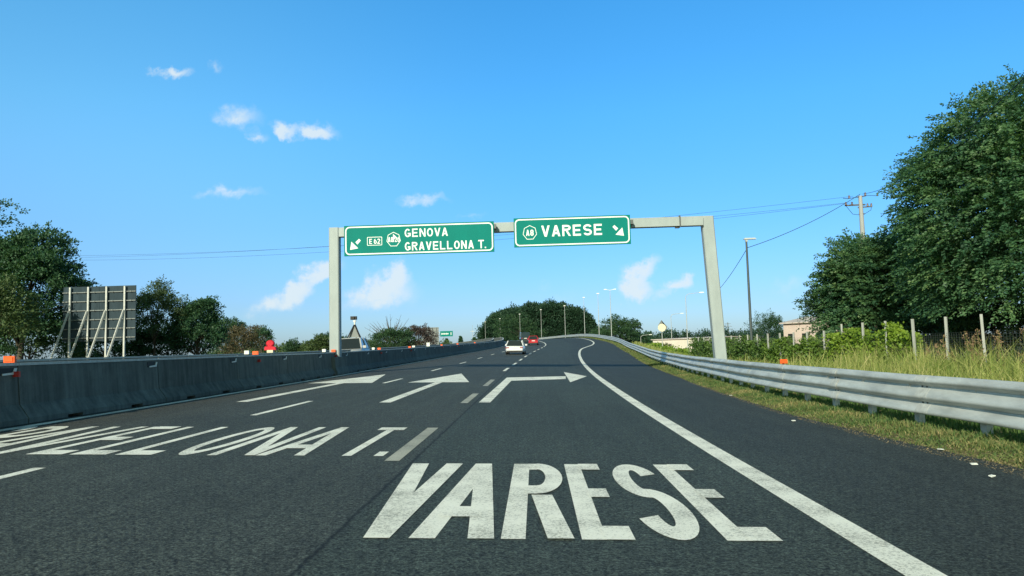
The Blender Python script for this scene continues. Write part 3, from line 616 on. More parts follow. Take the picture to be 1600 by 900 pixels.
def sign_arrow(sp, fr, cx, cy, r, left):
    mb = MB(); f = (lambda a, b: (cx + (-a if left else a), cy + b)); g = lambda pts, l: mb.add([fr(*f(a, b), l) for a, b in (pts if not left else pts[::-1])], [tuple(range(len(pts)))])
    g([(r, -r), (r * .75, r * .55), (-r * .55, -r * .75)], .001); g([(-.02 * r, .42 * r), (-.72 * r, 1.05 * r), (-1.05 * r, .72 * r), (-.42 * r, -.02 * r)], .0018)
    mb.build('arrow', WHITE, sp)
sp, fr, w, h = sign(538, 772, (354, 345), (402, 392), 'long green sign panel reading GENOVA and GRAVELLONA T.')
K = w / 234.                                                        # metres per photo pixel on the panel
mb = MB(); text(mb, 'GENOVA', 95*K, 27*K, 9.3*K, 13*K, 2.05*K, 2.3*K, fr, .001); mb.build('legend', WHITE, sp); mb = MB(); xe = text(mb, 'GRAVELLONA', 95*K, 6*K, 8.7*K, 13*K, 2.05*K, 2.25*K, fr, .001); mb.build('legend', WHITE, sp); mb = MB(); text(mb, 'T.', xe + 4.8*K, 6*K, 8.7*K, 13*K, 2.05*K, 1.2*K, fr, .001); mb.build('legend', WHITE, sp)
mb = MB(); frame_strip(mb, rounded(36*K, 15.5*K, 59.5*K, 29*K, 1.2*K, 3), .9*K, fr, .001); text(mb, 'E', 39.5*K, 18*K, 4.3*K, 8*K, 1.3*K, 1*K, fr, .001); text(mb, '62', 46.6*K, 18*K, 4.4*K, 8*K, 1.3*K, 1*K, fr, .001); mb.build('route_plate', WHITE, sp)
mb = MB(); frame_strip(mb, heptagon(77.5*K, 24*K, 11.3*K, 11.8*K), .9*K, fr, .001); text(mb, 'A8', 68.6*K, 20*K, 4.0*K, 8*K, 1.25*K, .6*K, fr, .001); text(mb, '/', 76.8*K, 20*K, 2.6*K, 8*K, .9*K, .3*K, fr, .001); text(mb, '26', 79.3*K, 20*K, 3.7*K, 8*K, 1.2*K, .5*K, fr, .001)
ngon(mb, [(76.6*K, 33*K), (83.5*K, 26*K), (80*K, 25.6*K), (77.4*K, 23.6*K)][::-1], fr, .0035); mb.build('route_shield', WHITE, sp)
sign_arrow(sp, fr, 17.5*K, 18*K, 8.2*K, True)
sp, fr, w, h = sign(803, 985, (342, 335), (388, 380), 'green sign panel reading VARESE')
K = w / 182.
mb = MB(); text(mb, 'VARESE', 43*K, 15.5*K, 13.2*K, 17.5*K, 3.05*K, 3.2*K, fr, .001); mb.build('legend', WHITE, sp)
mb = MB(); frame_strip(mb, heptagon(25*K, 22.5*K, 11.3*K, 11.8*K), .9*K, fr, .001); text(mb, 'A8', 19*K, 17.6*K, 5.4*K, 9.6*K, 1.6*K, 1.2*K, fr, .001); mb.build('route_shield', WHITE, sp)
sign_arrow(sp, fr, 163*K, 21.5*K, 8.4*K, False)

# ------------------------------------------------------------------ cars
def make_car(name, label, paint, L=4.3, Wd=1.78, H=1.45, kind='hatch', cat='car', group=None):
    """local: +Y forward, origin under the centre on the ground"""
    c = empty(name, (0, 0, 0), 0, label, cat, group); hw = Wd / 2; b = L / 2
    van = kind == 'van'; belt = .62 * H if not van else .56 * H
    st = [(-b, .52, .34, belt * .86), (-b + .12, .90, .26, belt * .97), (-b + .5, .985, .22, belt), (-.6, 1, .2, belt), (b - 1.5, 1, .2, belt * .98), (b - .9, .98, .21, belt * .90), (b - .25, .90, .24, belt * .74), (b, .62, .32, belt * .56)]
    st[0] = (-b, .84, .34, belt * .90)
    rings = []
    for y, k, z0, z1 in st:
        w = hw * k; rings.append([Vector(p) for p in ((-w*.9, y, z0), (-w, y, z0 + .14), (-w*1.0, y, z0 + (z1 - z0)*.6), (-w*.93, y, z1), (w*.93, y, z1), (w*1.0, y, z0 + (z1 - z0)*.6), (w, y, z0 + .14), (w*.9, y, z0))])
    mb = MB(); mb.loft(rings, True, True, True); bd = mb.build('body', paint, c)
    r0 = -b + (.12 if van else .28); ry = -b + (.25 if van else .62); fy = b - (1.35 if not van else 1.0); fr_ = b - (2.0 if not van else 1.5); wb, wt_ = hw * .92, hw * (.70 if not van else .86); zb = belt - .02; zt = H - .05
    mb = MB(); mb.loft([[Vector(p) for p in ((-wb, r0, zb), (wb, r0, zb), (wb, fy, zb), (-wb, fy, zb))], [Vector(p) for p in ((-wt_, ry, zt), (wt_, ry, zt), (wt_, fr_, zt), (-wt_, fr_, zt))]]); mb.build('windows', GLASS, c)
    mb = MB(); e = .03
    mb.loft([[Vector(p) for p in ((-wt_ - e, ry - e, zt - .05), (wt_ + e, ry - e, zt - .05), (wt_ + e, fr_ + e, zt - .05), (-wt_ - e, fr_ + e, zt - .05))], [Vector(p) for p in ((-wt_ + .06, ry + .08, H), (wt_ - .06, ry + .08, H), (wt_ - .06, fr_ - .12, H - .01), (-wt_ + .06, fr_ - .12, H - .01))]])
    mb.build('roof', paint if kind != 'blackroof' else CARD, c)
    for sx in (-1, 1):
        for (ya, yb) in ((r0, ry), (fy, fr_), ((r0 + fy) / 2, (ry + fr_) / 2)): mb = MB(); mb.bar((sx * wb, ya, zb), (sx * wt_, yb, zt), .075, .085); mb.build('pillar', paint, c)
    for sx in (-1, 1):
        for yy_ in (-b + .82, b - .85):
            wh = empty('wheel', (0, 0, 0)); wh.parent = c; x = sx * (hw - .11)
            mb = MB(); mb.tube([(x - .10, yy_, .32), (x - .085, yy_, .32), (x + .085, yy_, .32), (x + .10, yy_, .32)], [.27, .32, .32, .27], 20); mb.build('tyre', TYRE, wh)
            mb = MB(); mb.tube([(x + sx * .08, yy_, .32), (x + sx * .112, yy_, .32)], [.22, .19], 16); mb.build('rim', RIM, wh)
        mb = MB(); mb.box((sx * (hw - .24), -b + .015, belt * .80), (.34, .10, .09)); mb.build('tail_light', TAIL, c)
        mb = MB(); mb.box((sx * (hw - .28), b - .14, belt * .58), (.36, .22, .14)); mb.build('headlight', HEAD, c)
        mb = MB(); mb.box((sx * (hw + .08), fy - .25, belt + .06), (.2, .12, .15)); mb.build('mirror', paint, c)
    mb = MB(); mb.box((0, -b - .01, .33), (Wd * .80, .10, .17)); mb.build('rear_bumper', BUMP, c)
    mb = MB(); mb.box((0, -b - .005, belt * .76 if kind != 'hatchlow' else .5), (.52, .05, .12)); mb.build('number_plate', WPLAST, c)
    return c
def put_car(c, px, py, d=None, yaw=None, x=None):
    if x is None: x, d = onroad(px, py)
    t = (xC(d + 3) - xC(d - 3)) / 6; c.location = RW(x, d, .0); c.rotation_euler = (0, -sup(d) + _b, (-atan(t) if yaw is None else yaw))
    s_ = (rise(d + 2) - rise(d - 2)) / 4; c.rotation_euler.x = atan(s_)
    return d
cw = make_car('hatchback', 'white hatchback with dark rear window driving away in the middle lane', CARW, 4.25, 1.92, 1.42, 'blackroof')
put_car(cw, 806, 551, 77, None, -2.05)
cr = make_car('compact_car', 'small red hatchback driving away just before the left bend', CARR, 3.7, 1.72, 1.58, 'hatch')
put_car(cr, 834, 538.5, 127, .02, -.40)
cd = make_car('dark_van', 'dark van ahead of the red car, entering the left bend', CARD, 4.9, 1.95, 2.1, 'van', 'van')
put_car(cd, 822, 535, 152, .10, -2.25)
cs = make_car('silver_car', 'silver estate car on the opposite carriageway behind the left gantry post', CARS, 4.6, 1.85, 1.72, 'hatch')
d_ = 46.; cs.location = RW((548 - 837) / F * d_, d_, .0); cs.rotation_euler = (0, _b, pi + .05)
tz = cs.location + Vector((0, 1.0, 1.72))
tri = empty('camera_tripod', tz, 0, 'dark tripod with a camera standing on the roof of the silver car', 'tripod')
mb = MB()
for a in (90, 210, 330): mb.bar((.48 * cos(radians(a)), .48 * sin(radians(a)), 0.0), (.03 * cos(radians(a)), .03 * sin(radians(a)), .85), .10, .05)
mb.build('legs', BUMP, tri); mb = MB(); mb.tube([(0, 0, .8), (0, 0, 1.05)], .05, 8); mb.box((0, 0, 1.08), (.16, .14, .10)); mb.build('head', WPLAST, tri)
mb = MB(); mb.box((-.05, 0, 1.28), (.38, .24, .22)); mb.box((-.05, -.16, 1.28), (.16, .12, .16)); mb.build('camera', BUMP, tri)
mb = MB(); mb.loft([[Vector((x, y, z)) for x, z in ((-.42, .04), (.42, .04), (.06, .8), (-.06, .8))] for y in (-.015, .015)]); mb.build('triangular_board', POLEG, tri)

# ------------------------------------------------------------------ billboards seen from behind
def billboard(px0, px1, pt, pb, d, label, ncol, nrow, struts=True):
    A = U((px0 + px1) / 2, pb, d); w = U(px1, pb, d).x - U(px0, pb, d).x; z1 = U(px0, pt, d).z; g = gz(A.x, d)
    o = empty('billboard', (A.x, d, g), 0, label, 'billboard'); z0 = A.z - g; z1 -= g
    mb = MB()
    for i in range(2): mb.box((-w / 4 + i * w / 2, .06, (z0 + z1) / 2), (w / 2 - .012, .05, z1 - z0))
    mb.build('panel', BACK if struts else POLEG, o)
    mb = MB()
    for i in range(nrow):
        z = z0 + (z1 - z0) * (i + .35) / nrow; mb.box((0, -.02, z), (w * 1.005, .07, .055))
        for k in range(ncol * 2): mb.box((-w / 2 + w * (k + .5) / (ncol * 2), -.06, z), (.09, .06, .07))
    mb.build('cross_rails', POLEG if struts else LAMPP, o)
    for k in range(ncol):
        x = -w / 2 + w * (k + .45) / ncol
        mb = MB(); mb.box((x, -.11, z1 / 2 - .02), (.10, .10, z1 - .04)); mb.build('upright', GALVW if struts else POLEG, o)
        if struts:
            mb = MB(); mb.bar((x - .72, -1.5, .0), (x - .02, -.19, z0 + (z1 - z0) * .55), .09, .09); mb.build('strut', GALVW, o)
    return o
billboard(97, 211, 449, 533, 46, 'large grey billboard seen from behind, propped on four slanted struts', 4, 6)
billboard(660, 686, 512, 546, 125, 'small distant grid billboard behind the purple bush', 4, 5, False)

# ------------------------------------------------------------------ trees and shrubs
def limb_tubes(mb, base, targets, r0, h):
    for t in targets:
        t = Vector(t); a = Vector((0, 0, h * random.uniform(.25, .6))); mid = a.lerp(t, .5) + Vector((0, 0, (t - a).length * .08)) + Vector((random.uniform(-.2, .2), random.uniform(-.2, .2), 0))
        mb.tube([a, a.lerp(mid, .5), mid, t], [r0 * .5, r0 * .38, r0 * .25, r0 * .06], 5, False)
def crown_points(n, rx, ry, rz, lump, seed, shell=.55):
    r = np.random.default_rng(seed); u = unit(r.normal(0, 1, (n, 3))); u[:, 2] = np.where(u[:, 2] < -.55, -u[:, 2], u[:, 2])
    k = np.ones(n)
    for i in range(9):
        v = unit(r.normal(0, 1, 3)); k += lump * np.maximum(0, (u @ v) ** 5) * r.choice([1., -.8, .7]) + lump * .28 * np.sin(u @ v * 7 + i)
    rad = k * (1 - (1 - shell) * r.random(n) ** 1.6)
    return u, u * rad[:, None] * np.array([rx, ry, rz])
def tree(name, label, cat, base, h, rx, rz, zc, n, per, leaf, m, seed, group=None, slen=.9, jit=.28, droop=.35, ry=None, lump=.22, trunk=.16, limbs=14, wid=.5, shell=.55, up=.25):
    o = empty(name, base, 0, label, cat, group); ry = ry or rx
    rx -= .45 * slen; ry -= .45 * slen; rz -= .4 * slen
    u, P = crown_points(n, rx, ry, rz, lump, seed, shell); P = P + np.array([0, 0, zc]); P[:, 2] = np.maximum(P[:, 2], .25)
    T = rng.random((n, per)); dirs = unit(u * np.array([1, 1, .6]) + np.array([0, 0, up]) + rng.normal(0, .35, (n, 3)))
    L = slen * rng.uniform(.5, 1.4, (n, 1, 1))
    Q = P[:, None, :] + dirs[:, None, :] * T[..., None] * L + rng.normal(0, jit, (n, per, 3)) * np.array([1, 1, .55]) * (1.1 - .6 * T[..., None])
    Q[..., 2] -= droop * L[..., 0] * T ** 2
    A = dirs[:, None, :] + rng.normal(0, .6, (n, per, 3)) + np.array([0, 0, -.5 * droop])
    Q = Q.reshape(-1, 3); A = A.reshape(-1, 3)
    quads('crown', leaf_quads(Q, A, leaf, wid), m, o)
    mb = MB(); mb.tube([(0, 0, -.3), (0, 0, .3), (.05 * rx, .02, h * .3), (-.03 * rx, .05, h * .6), (0, 0, h * .85)], [trunk * 1.35, trunk, trunk * .8, trunk * .45, trunk * .08], 8, False)
    limb_tubes(mb, base, [tuple(P[i]) for i in rng.integers(0, n, limbs)], trunk, h * .8); mb.build('trunk', BARK, o)
    return o
def spray_tree(name, label, cat, base, h, rx, ry, rz, zc, n, per, leaf, m, seed, slen=1.6, droop=.55, lump=.12, trunk=.3, limbs=14, shell=.6, box=2.6, inner=5000, fan=.30):
    """crown of flat drooping branchlets: leaves in two rows along each twig"""
    o = empty(name, base, 0, label, cat); r = np.random.default_rng(seed)
    rx -= .8 * slen; ry -= .8 * slen; rz -= .6 * slen
    u, P = crown_points(n, rx, ry, rz, lump, seed, shell); P = P / ((np.abs(u) ** box).sum(1, keepdims=True) ** (1 / box)); P = P + np.array([0, 0, zc]); P[:, 2] = np.maximum(P[:, 2], .3)
    d = unit(u * np.array([1, 1, .35]) + np.array([0, 0, .28]) + r.normal(0, .38, (n, 3))); L = slen * r.uniform(.45, 1.35, (n, 1, 1))
    side = unit(np.cross(d, np.array([0, 0, 1.]) + r.normal(0, .3, (n, 3)))); nrm = unit(np.cross(side, d))
    T = np.linspace(.05, 1, per)[None, :, None] + r.normal(0, .02, (n, per, 1)); sg = np.where(np.arange(per) % 2 == 0, 1., -1.)[None, :, None]; off = r.random((n, per, 1)) * fan * (1.1 - T)
    Q = P[:, None] + d[:, None] * T * L + side[:, None] * sg * off * L + r.normal(0, .035, (n, per, 3)); Q[..., 2] -= (droop * L * T ** 2)[..., 0]
    A = d[:, None] * .8 + side[:, None] * sg * .75 + np.array([0, 0, -.55]) * T + r.normal(0, .25, (n, per, 3)); A = unit(A).reshape(-1, 3); Q = Q.reshape(-1, 3)
    N_ = unit(np.repeat(nrm, per, 0) * .7 + r.normal(0, .75, (n * per, 3)) + np.array([-.2, -.55, .1])); B = unit(np.cross(A, N_)); s_ = leaf * r.uniform(.7, 1.3, (n * per, 1))
    V = np.stack([Q, Q + A * s_ * .5 + B * s_ * .25, Q + A * s_, Q + A * s_ * .5 - B * s_ * .25], 1); tone = np.repeat(r.random(n), per)
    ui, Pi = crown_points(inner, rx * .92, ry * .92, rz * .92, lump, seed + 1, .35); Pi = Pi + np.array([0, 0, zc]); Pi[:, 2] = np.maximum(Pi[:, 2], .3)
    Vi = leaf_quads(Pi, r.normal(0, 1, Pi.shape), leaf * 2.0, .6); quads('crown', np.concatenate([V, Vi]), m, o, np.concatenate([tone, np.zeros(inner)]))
    mb = MB(); mb.tube([(0, 0, -.3), (0, 0, .3), (.05 * rx, .02, h * .3), (-.03 * rx, .05, h * .6), (0, 0, h * .85)], [trunk * 1.35, trunk, trunk * .8, trunk * .45, trunk * .08], 8, False)
    limb_tubes(mb, base, [tuple(P[i] * np.array([.9, .9, 1])) for i in r.integers(0, n, limbs)], trunk, h * .8); mb.build('trunk', BARK, o)
    return o
def at(px, d, dz=0): 
    x = U(px, 540, d).x; return Vector((x, d, gz(x, d) + dz))
def hgt(px, py, d): p = U(px, py, d); return p.z - gz(p.x, d)
# right: the big tree, its neighbour and the shrubs
H1 = hgt(1640, 150, 36)
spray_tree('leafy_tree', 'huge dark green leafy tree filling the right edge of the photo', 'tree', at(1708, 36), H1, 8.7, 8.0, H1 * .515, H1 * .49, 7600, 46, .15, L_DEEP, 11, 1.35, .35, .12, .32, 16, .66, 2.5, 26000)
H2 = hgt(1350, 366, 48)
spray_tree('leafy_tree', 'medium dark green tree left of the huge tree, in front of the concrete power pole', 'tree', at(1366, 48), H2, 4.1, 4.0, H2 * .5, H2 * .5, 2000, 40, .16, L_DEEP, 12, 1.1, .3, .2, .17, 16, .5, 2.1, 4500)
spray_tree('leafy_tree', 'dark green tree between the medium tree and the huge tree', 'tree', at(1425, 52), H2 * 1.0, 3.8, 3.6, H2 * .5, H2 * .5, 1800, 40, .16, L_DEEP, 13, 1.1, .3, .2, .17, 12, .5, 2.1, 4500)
tree('leafy_shrub', 'low dark shrub spreading left of the medium tree over the pink shed', 'shrub', at(1303, 50), hgt(1300, 452, 50), 1.9, 1.35, hgt(1290, 481, 50), 190, 40, .15, L_MID, 14, None, .8, .2, .45, 1.4, .35, .09, 10)
tree('leafy_shrub', 'feathery green shrub beside the dark street lamp', 'shrub', at(1203, 72), hgt(1203, 505, 72), 1.7, 1.7, hgt(1203, 521, 72), 170, 40, .15, L_MID, 15, None, .9, .16, .1, 1.5, .25, .07, 8, .3, .5, .8)
for i, (px, d, py, r) in enumerate(((1470, 44, 470, 3.4), (1560, 41, 470, 3.4))):
    h_ = hgt(px, py, d); tree('leafy_shrub', ('dense dark undergrowth bush behind the fence under the huge tree', 'dense dark undergrowth bush behind the fence at the right edge')[i], 'shrub', at(px, d), h_, r, h_ * .55, h_ * .45, 330, 40, .18, L_DARK, 30 + i, None, .9, .25, .4, r * .8, .2, .1, 8)
# left of the road
tree('leafy_tree', 'tall dark green tree at the left edge beside the big billboard', 'tree', at(30, 50), hgt(40, 380, 50), 3.5, 4.2, hgt(40, 470, 50), 1200, 46, .20, L_DARK, 21, None, 1.0, .26, .35, 3.5, .25, .22, 16)
tree('leafy_tree', 'olive yellow tree at the left edge in front of the tall dark tree', 'tree', at(-12, 42), hgt(0, 440, 42), 1.9, 2.3, hgt(0, 500, 42), 260, 36, .17, L_OLIVE, 22, None, .9, .26, .3, None, .3, .12, 22)
tree('leafy_tree', 'taller tree whose branch tip just enters the photo at the left edge', 'tree', at(-150, 50), hgt(-100, 300, 50), 4.6, 4.6, hgt(-110, 400, 50), 600, 40, .2, L_DARK, 23, None, 1.0, .26, .35, None, .25, .25, 16)
tree('leafy_tree', 'dark bush filling behind the billboard panel on the left', 'tree', at(165, 62), hgt(165, 500, 62), 3.4, 2.5, 2.3, 420, 40, .2, L_DARK, 24, None, .9, .26, .35, None, .25, .15, 10)
tree('leafy_bush', 'dark bushes under the tall tree at the left edge', 'bush', at(45, 54), hgt(45, 505, 54), 4.2, 1.9, hgt(45, 535, 54), 480, 40, .18, L_DARK, 96, None, .8, .25, .3, None, .25, .1, 8)
tree('airy_tree', 'pale airy tree with open feathery crown right of the big billboard', 'tree', at(240, 62), hgt(240, 445, 62), 2.3, 2.8, hgt(240, 497, 62), 330, 50, .17, L_PALE, 25, None, 1.2, .2, .35, None, .3, .11, 16, .4, .4)
tree('leafy_tree', 'rounded dark green tree right of the pale airy tree', 'tree', at(307, 64), hgt(307, 472, 64), 2.3, 2.7, hgt(307, 515, 64), 480, 42, .18, L_DARK, 26, None, .8, .22, .35, None, .22, .15, 12)
tree('leafy_bush', 'dark bushes filling the foot of the pale airy tree', 'bush', at(262, 66), hgt(262, 515, 66), 3.6, 1.9, hgt(262, 540, 66), 420, 40, .18, L_DARK, 95, None, .8, .25, .3, None, .25, .1, 8)
tree('leafy_tree', 'small conifer like green tree left of the russet bush', 'tree', at(362, 105), hgt(362, 502, 105), 2.3, 3.2, hgt(362, 530, 105), 240, 36, .22, L_MID, 27, None, .9, .25, .35, None, .2, .15, 8)
tree('russet_bush', 'russet brown bush left of the red covered lamp', 'bush', at(380, 92), hgt(380, 520, 92), 2.5, 1.9, hgt(380, 538, 92), 240, 36, .18, L_BROWN, 28, None, .8, .25, .3, None, .25, .1, 8)
tree('leafy_tree', 'small dark tree behind the red covered lamp', 'tree', at(408, 120), hgt(408, 518, 120), 1.6, 2.0, hgt(408, 533, 120), 160, 36, .22, L_DARK, 29, None, .8, .25, .3, None, .2, .1, 8)
for i, (px, py, d, m, lab) in enumerate(((500, 528, 110, L_OLIVE, 'olive green tree left of the left gantry post'), (515, 520, 112, L_MID, 'green tree partly hidden by the left gantry post'), (458, 534, 150, L_MID, 'small green tree in the gap right of the red covered lamp'), (478, 540, 150, L_OLIVE, 'low olive bush between the red lamp and the gantry post'))):
    h_ = hgt(px, py, d); tree('leafy_tree', lab, 'tree', at(px, d), h_, h_ * .5, h_ * .45, h_ * .55, 150, 36, .24, m, 40 + i, None, .8, .25, .3, None, .25, .1, 8)
o = tree('leafy_bush', 'green bush with bare branches spiking out of its top', 'bush', at(612, 92), hgt(612, 518, 92), 2.5, 1.7, hgt(612, 536, 92), 300, 38, .17, L_MID, 45, None, .8, .25, .3, None, .25, .1, 8)
mb = MB(); 
for i in range(26):
    a = random.uniform(-1.1, 1.1); L_ = random.uniform(2.0, 3.6); b_ = random.uniform(-.5, .5); p0 = Vector((a * .5, b_ * .4, 1.6)); p1 = p0 + Vector((sin(a) * L_, b_, cos(a) * L_)); mb.tube([p0, p0.lerp(p1, .5) + Vector((0, 0, .1)), p1], [.05, .035, .008], 5, False)
    for k in range(2): q = p0.lerp(p1, random.uniform(.5, .8)); mb.tube([q, q + Vector((random.uniform(-.5, .5), 0, random.uniform(.2, .6)))], [.02, .006], 4, False)
mb.build('bare_branches', BARK, o)
tree('purple_bush', 'dark purple bush in front of the small distant billboard', 'bush', at(654, 100), hgt(654, 516, 100), 2.5, 1.9, hgt(654, 534, 100), 260, 38, .17, L_PURP, 46, None, .8, .25, .3, None, .25, .1, 8)
tree('leafy_bush', 'low olive bush between the silver car and the branchy bush', 'bush', at(573, 110), hgt(573, 536, 110), 2.2, .9, hgt(573, 543, 110), 130, 36, .18, L_OLIVE, 47)
for i, (px, py, d) in enumerate(((698, 529.5, 330), (720, 526, 330), (741, 527, 350))):
    h_ = hgt(px, py, d); tree('cypress', ('slim dark cypress right under the distant green sign', 'slim dark cypress right of the distant green sign', 'slim dark cypress left of the far wood')[i], 'tree', at(px, d), h_, .75, h_ * .48, h_ * .52, 130, 26, .35, L_DARK, 50 + i, None, .4, .15, .1, None, .1, .12, 4)
tree('leafy_tree', 'green tree to the right of the far wood, behind the guardrail crest', 'tree', at(972, 175), hgt(972, 503, 175), 5.0, 4.6, hgt(972, 528, 175), 420, 40, .34, L_MID, 60, None, 1.4, .4, .35, None, .3, .25, 12)
tree('leafy_tree', 'smaller green tree between the far wood and the crest lamps', 'tree', at(940, 190), hgt(940, 516, 190), 3.6, 3.6, hgt(940, 534, 190), 260, 36, .34, L_MID, 61, None, 1.2, .4, .35, None, .3, .2, 8)
tree('leafy_tree', 'low dark tree right of the green tree behind the guardrail', 'tree', at(1003, 185), hgt(1003, 526, 185), 5.0, 2.7, hgt(1003, 540, 185), 260, 36, .34, L_DARK, 62, None, 1.2, .4, .35, None, .2, .2, 8)
tree('pale_tree', 'lighter green tree in front of the far wood, behind the white car', 'tree', at(812, 305), hgt(812, 502, 305), 8.0, 5.6, hgt(812, 521, 305), 420, 40, .45, L_MID, 63, None, 1.6, .6, .35, None, .25, .3, 8)
# the far wood: reads as one mass
FD = 360; x0, x1 = U(757, 520, FD).x, U(927, 520, FD).x; Q = []; A_ = []; r_ = np.random.default_rng(5); mbw = MB()
for i in range(64):
    t = (i % 32 + r_.uniform(0, .8)) / 32; px = 757 + 170 * t; y_ = FD + (i // 32) * 14 + r_.uniform(-5, 9)
    prof_y = np.interp(px, [752, 765, 785, 815, 850, 885, 910, 922, 932], [532, 497, 484, 477, 474, 476, 482, 500, 530]); top = U(px, prof_y + r_.uniform(-.5, 4.), FD).z
    X_ = U(px, 520, FD).x; rr = r_.uniform(3.4, 5.2)
    for k in range(4):
        zc = max(top - rr * 1.3 - k * 5.2, 1.); n = 120; u_, P_ = crown_points(n, rr, rr, rr * 1.15, .2, 1000 + i * 9 + k, .7)
        Pq = P_[:, None, :] + r_.normal(0, .6, (n, 16, 3)); Pq = Pq.reshape(-1, 3) + np.array([X_, y_, zc]); Q.append(Pq); A_.append(np.repeat(u_, 16, 0))
Q = np.concatenate(Q); A_ = np.concatenate(A_)
tag(quads('far_wood', leaf_quads(Q, A_ + np.array([0, 0, .2]), .8, .6), L_BLUE), 'broad dark dome of woodland standing behind the crest of the road', 'wood', None, 'stuff')
for (nm, lab, xa, xb, dd, top0, m, seed, zz) in (('treeline', 'low distant line of dark trees along the horizon on the right', 985, 1300, 420, 8.5, L_BLUE, 71, 0), ('treeline', 'low distant line of scrubby trees along the horizon on the left', 330, 700, 300, 4.6, L_OLIVE, 72, 0)):
    r_ = np.random.default_rng(seed); n = 1500; px = r_.uniform(xa, xb, n); X_ = (px - 837) / F * dd; hh = top0 * (.55 + .45 * np.abs(np.sin(px * .11) * np.cos(px * .047 + 1)) + r_.uniform(-.1, .1, n)); 
    P_ = np.stack([X_, dd + r_.uniform(-12, 12, n), hh * r_.random(n) ** .6 - .5], 1); Pq = (P_[:, None, :] + r_.normal(0, .9, (n, 14, 3))).reshape(-1, 3)
    tag(quads(nm, leaf_quads(Pq, r_.normal(0, 1, Pq.shape), .9, .6), m), lab, 'trees', None, 'stuff')

# ------------------------------------------------------------------ fence with climbing vines
FX = 16.0
fe = empty('wire_fence', (FX, 24, gz(FX, 24)), 0, 'wire mesh fence on concrete posts behind the right guardrail', 'fence'); fo = fe.location
d = 22.; fps = []
while d < 74: fps.append(d); d += 2.45
for d in fps:
    g = gz(FX, d); hh = 2.75 if d < 40 else 2.45; lean = random.uniform(-.05, .05); mb = MB()
    mb.bar((0, d - fo.y, g - .3 - fo.z), (lean, d - fo.y + random.uniform(-.04, .04), g + hh - fo.z), .085, .085); mb.build('post', POSTC, fe)
mb = MB(); g = gz(FX, 40) - fo.z
for k in range(24):
    z = .05 + k * .09; mb.box((0, 48 - fo.y, g + z), (.005, 52, .005 if k % 8 else .010))
for k in range(312): mb.box((0.01, 22 + k * .1667 - fo.y, g + 1.07), (.0045, .0045, 2.05))
mb.build('wire_mesh', MESHW, fe)
def vine(name, label, d0, d1, hfun, n, seed, m=L_VINE, thick=.28, leaf=.17):
    r = np.random.default_rng(seed); D_ = r.uniform(d0, d1, n); Hh = np.array([hfun(t) for t in D_]); Z = Hh * (1 - r.random(n) ** 1.3 * .95)
    X_ = FX + r.normal(.22, thick, n) - .12 * (1 - Z / np.maximum(Hh, .1)) ; g = np.array([gz(FX, t) for t in D_])
    Pq = np.stack([X_, D_, g + Z], 1); keep = np.sin(D_ * 2.1 + Z * 3) + np.sin(D_ * .77 - Z * 2.1 + 1) + r.normal(0, .7, n) > -1.15; Pq = Pq[keep]
    A = np.stack([r.normal(-.6, .5, len(Pq)), r.normal(-.3, .5, len(Pq)), r.normal(-.7, .4, len(Pq))], 1)
    o = empty(name, (FX, (d0 + d1) / 2, gz(FX, (d0 + d1) / 2)), 0, label, 'climber'); Pq = Pq - np.array(o.location)
    quads('leaves', leaf_quads(Pq, A, leaf, .85, .2), m, o)
    mb = MB()
    for k in range(24):
        t = r.uniform(d0, d1); hh = hfun(t) * .8; p = Vector((FX, t, gz(FX, t))) - o.location; mb.tube([p, p + Vector((.03, r.uniform(-.3, .3), hh * .5)), p + Vector((0, r.uniform(-.6, .6), hh))], [.02, .015, .006], 4, False)
    mb.build('stems', BARK, o); return o
vine('climbing_vine', 'bright green climber covering the fence in front of the medium tree', 32, 41, lambda t: 2.3 + .25 * sin(t * 1.7) + .15 * sin(t * 4.1), 24000, 81, L_VINE, .16, .125)
vine('climbing_vine', 'darker green climber on the fence in front of the pink shed', 41, 52, lambda t: 1.85 + .3 * sin(t * 1.3 + 1) + .15 * sin(t * 3.3), 24000, 82, leafmat('ivy_leaves', [(.06, .12, .022), (.115, .195, .034), (.19, .29, .05)], .3, .5, .7), .2, .13)
vine('climbing_vine', 'thick green climber on the fence between the gantry post and the pink shed', 52, 76, lambda t: 2.0 + .3 * sin(t * 1.1 + 2) + .15 * sin(t * 2.9), 26000, 83, leafmat('hedge_vine_leaves', [(.04, .09, .024), (.08, .145, .035), (.14, .22, .05)], .3, .5, .7), .35, .15)
vine('climbing_vine', 'sparse yellow green growth on the fence left of the right gantry post', 76, 106, lambda t: .9 + .3 * sin(t * .7), 7000, 84, L_VINE, .6, .2)

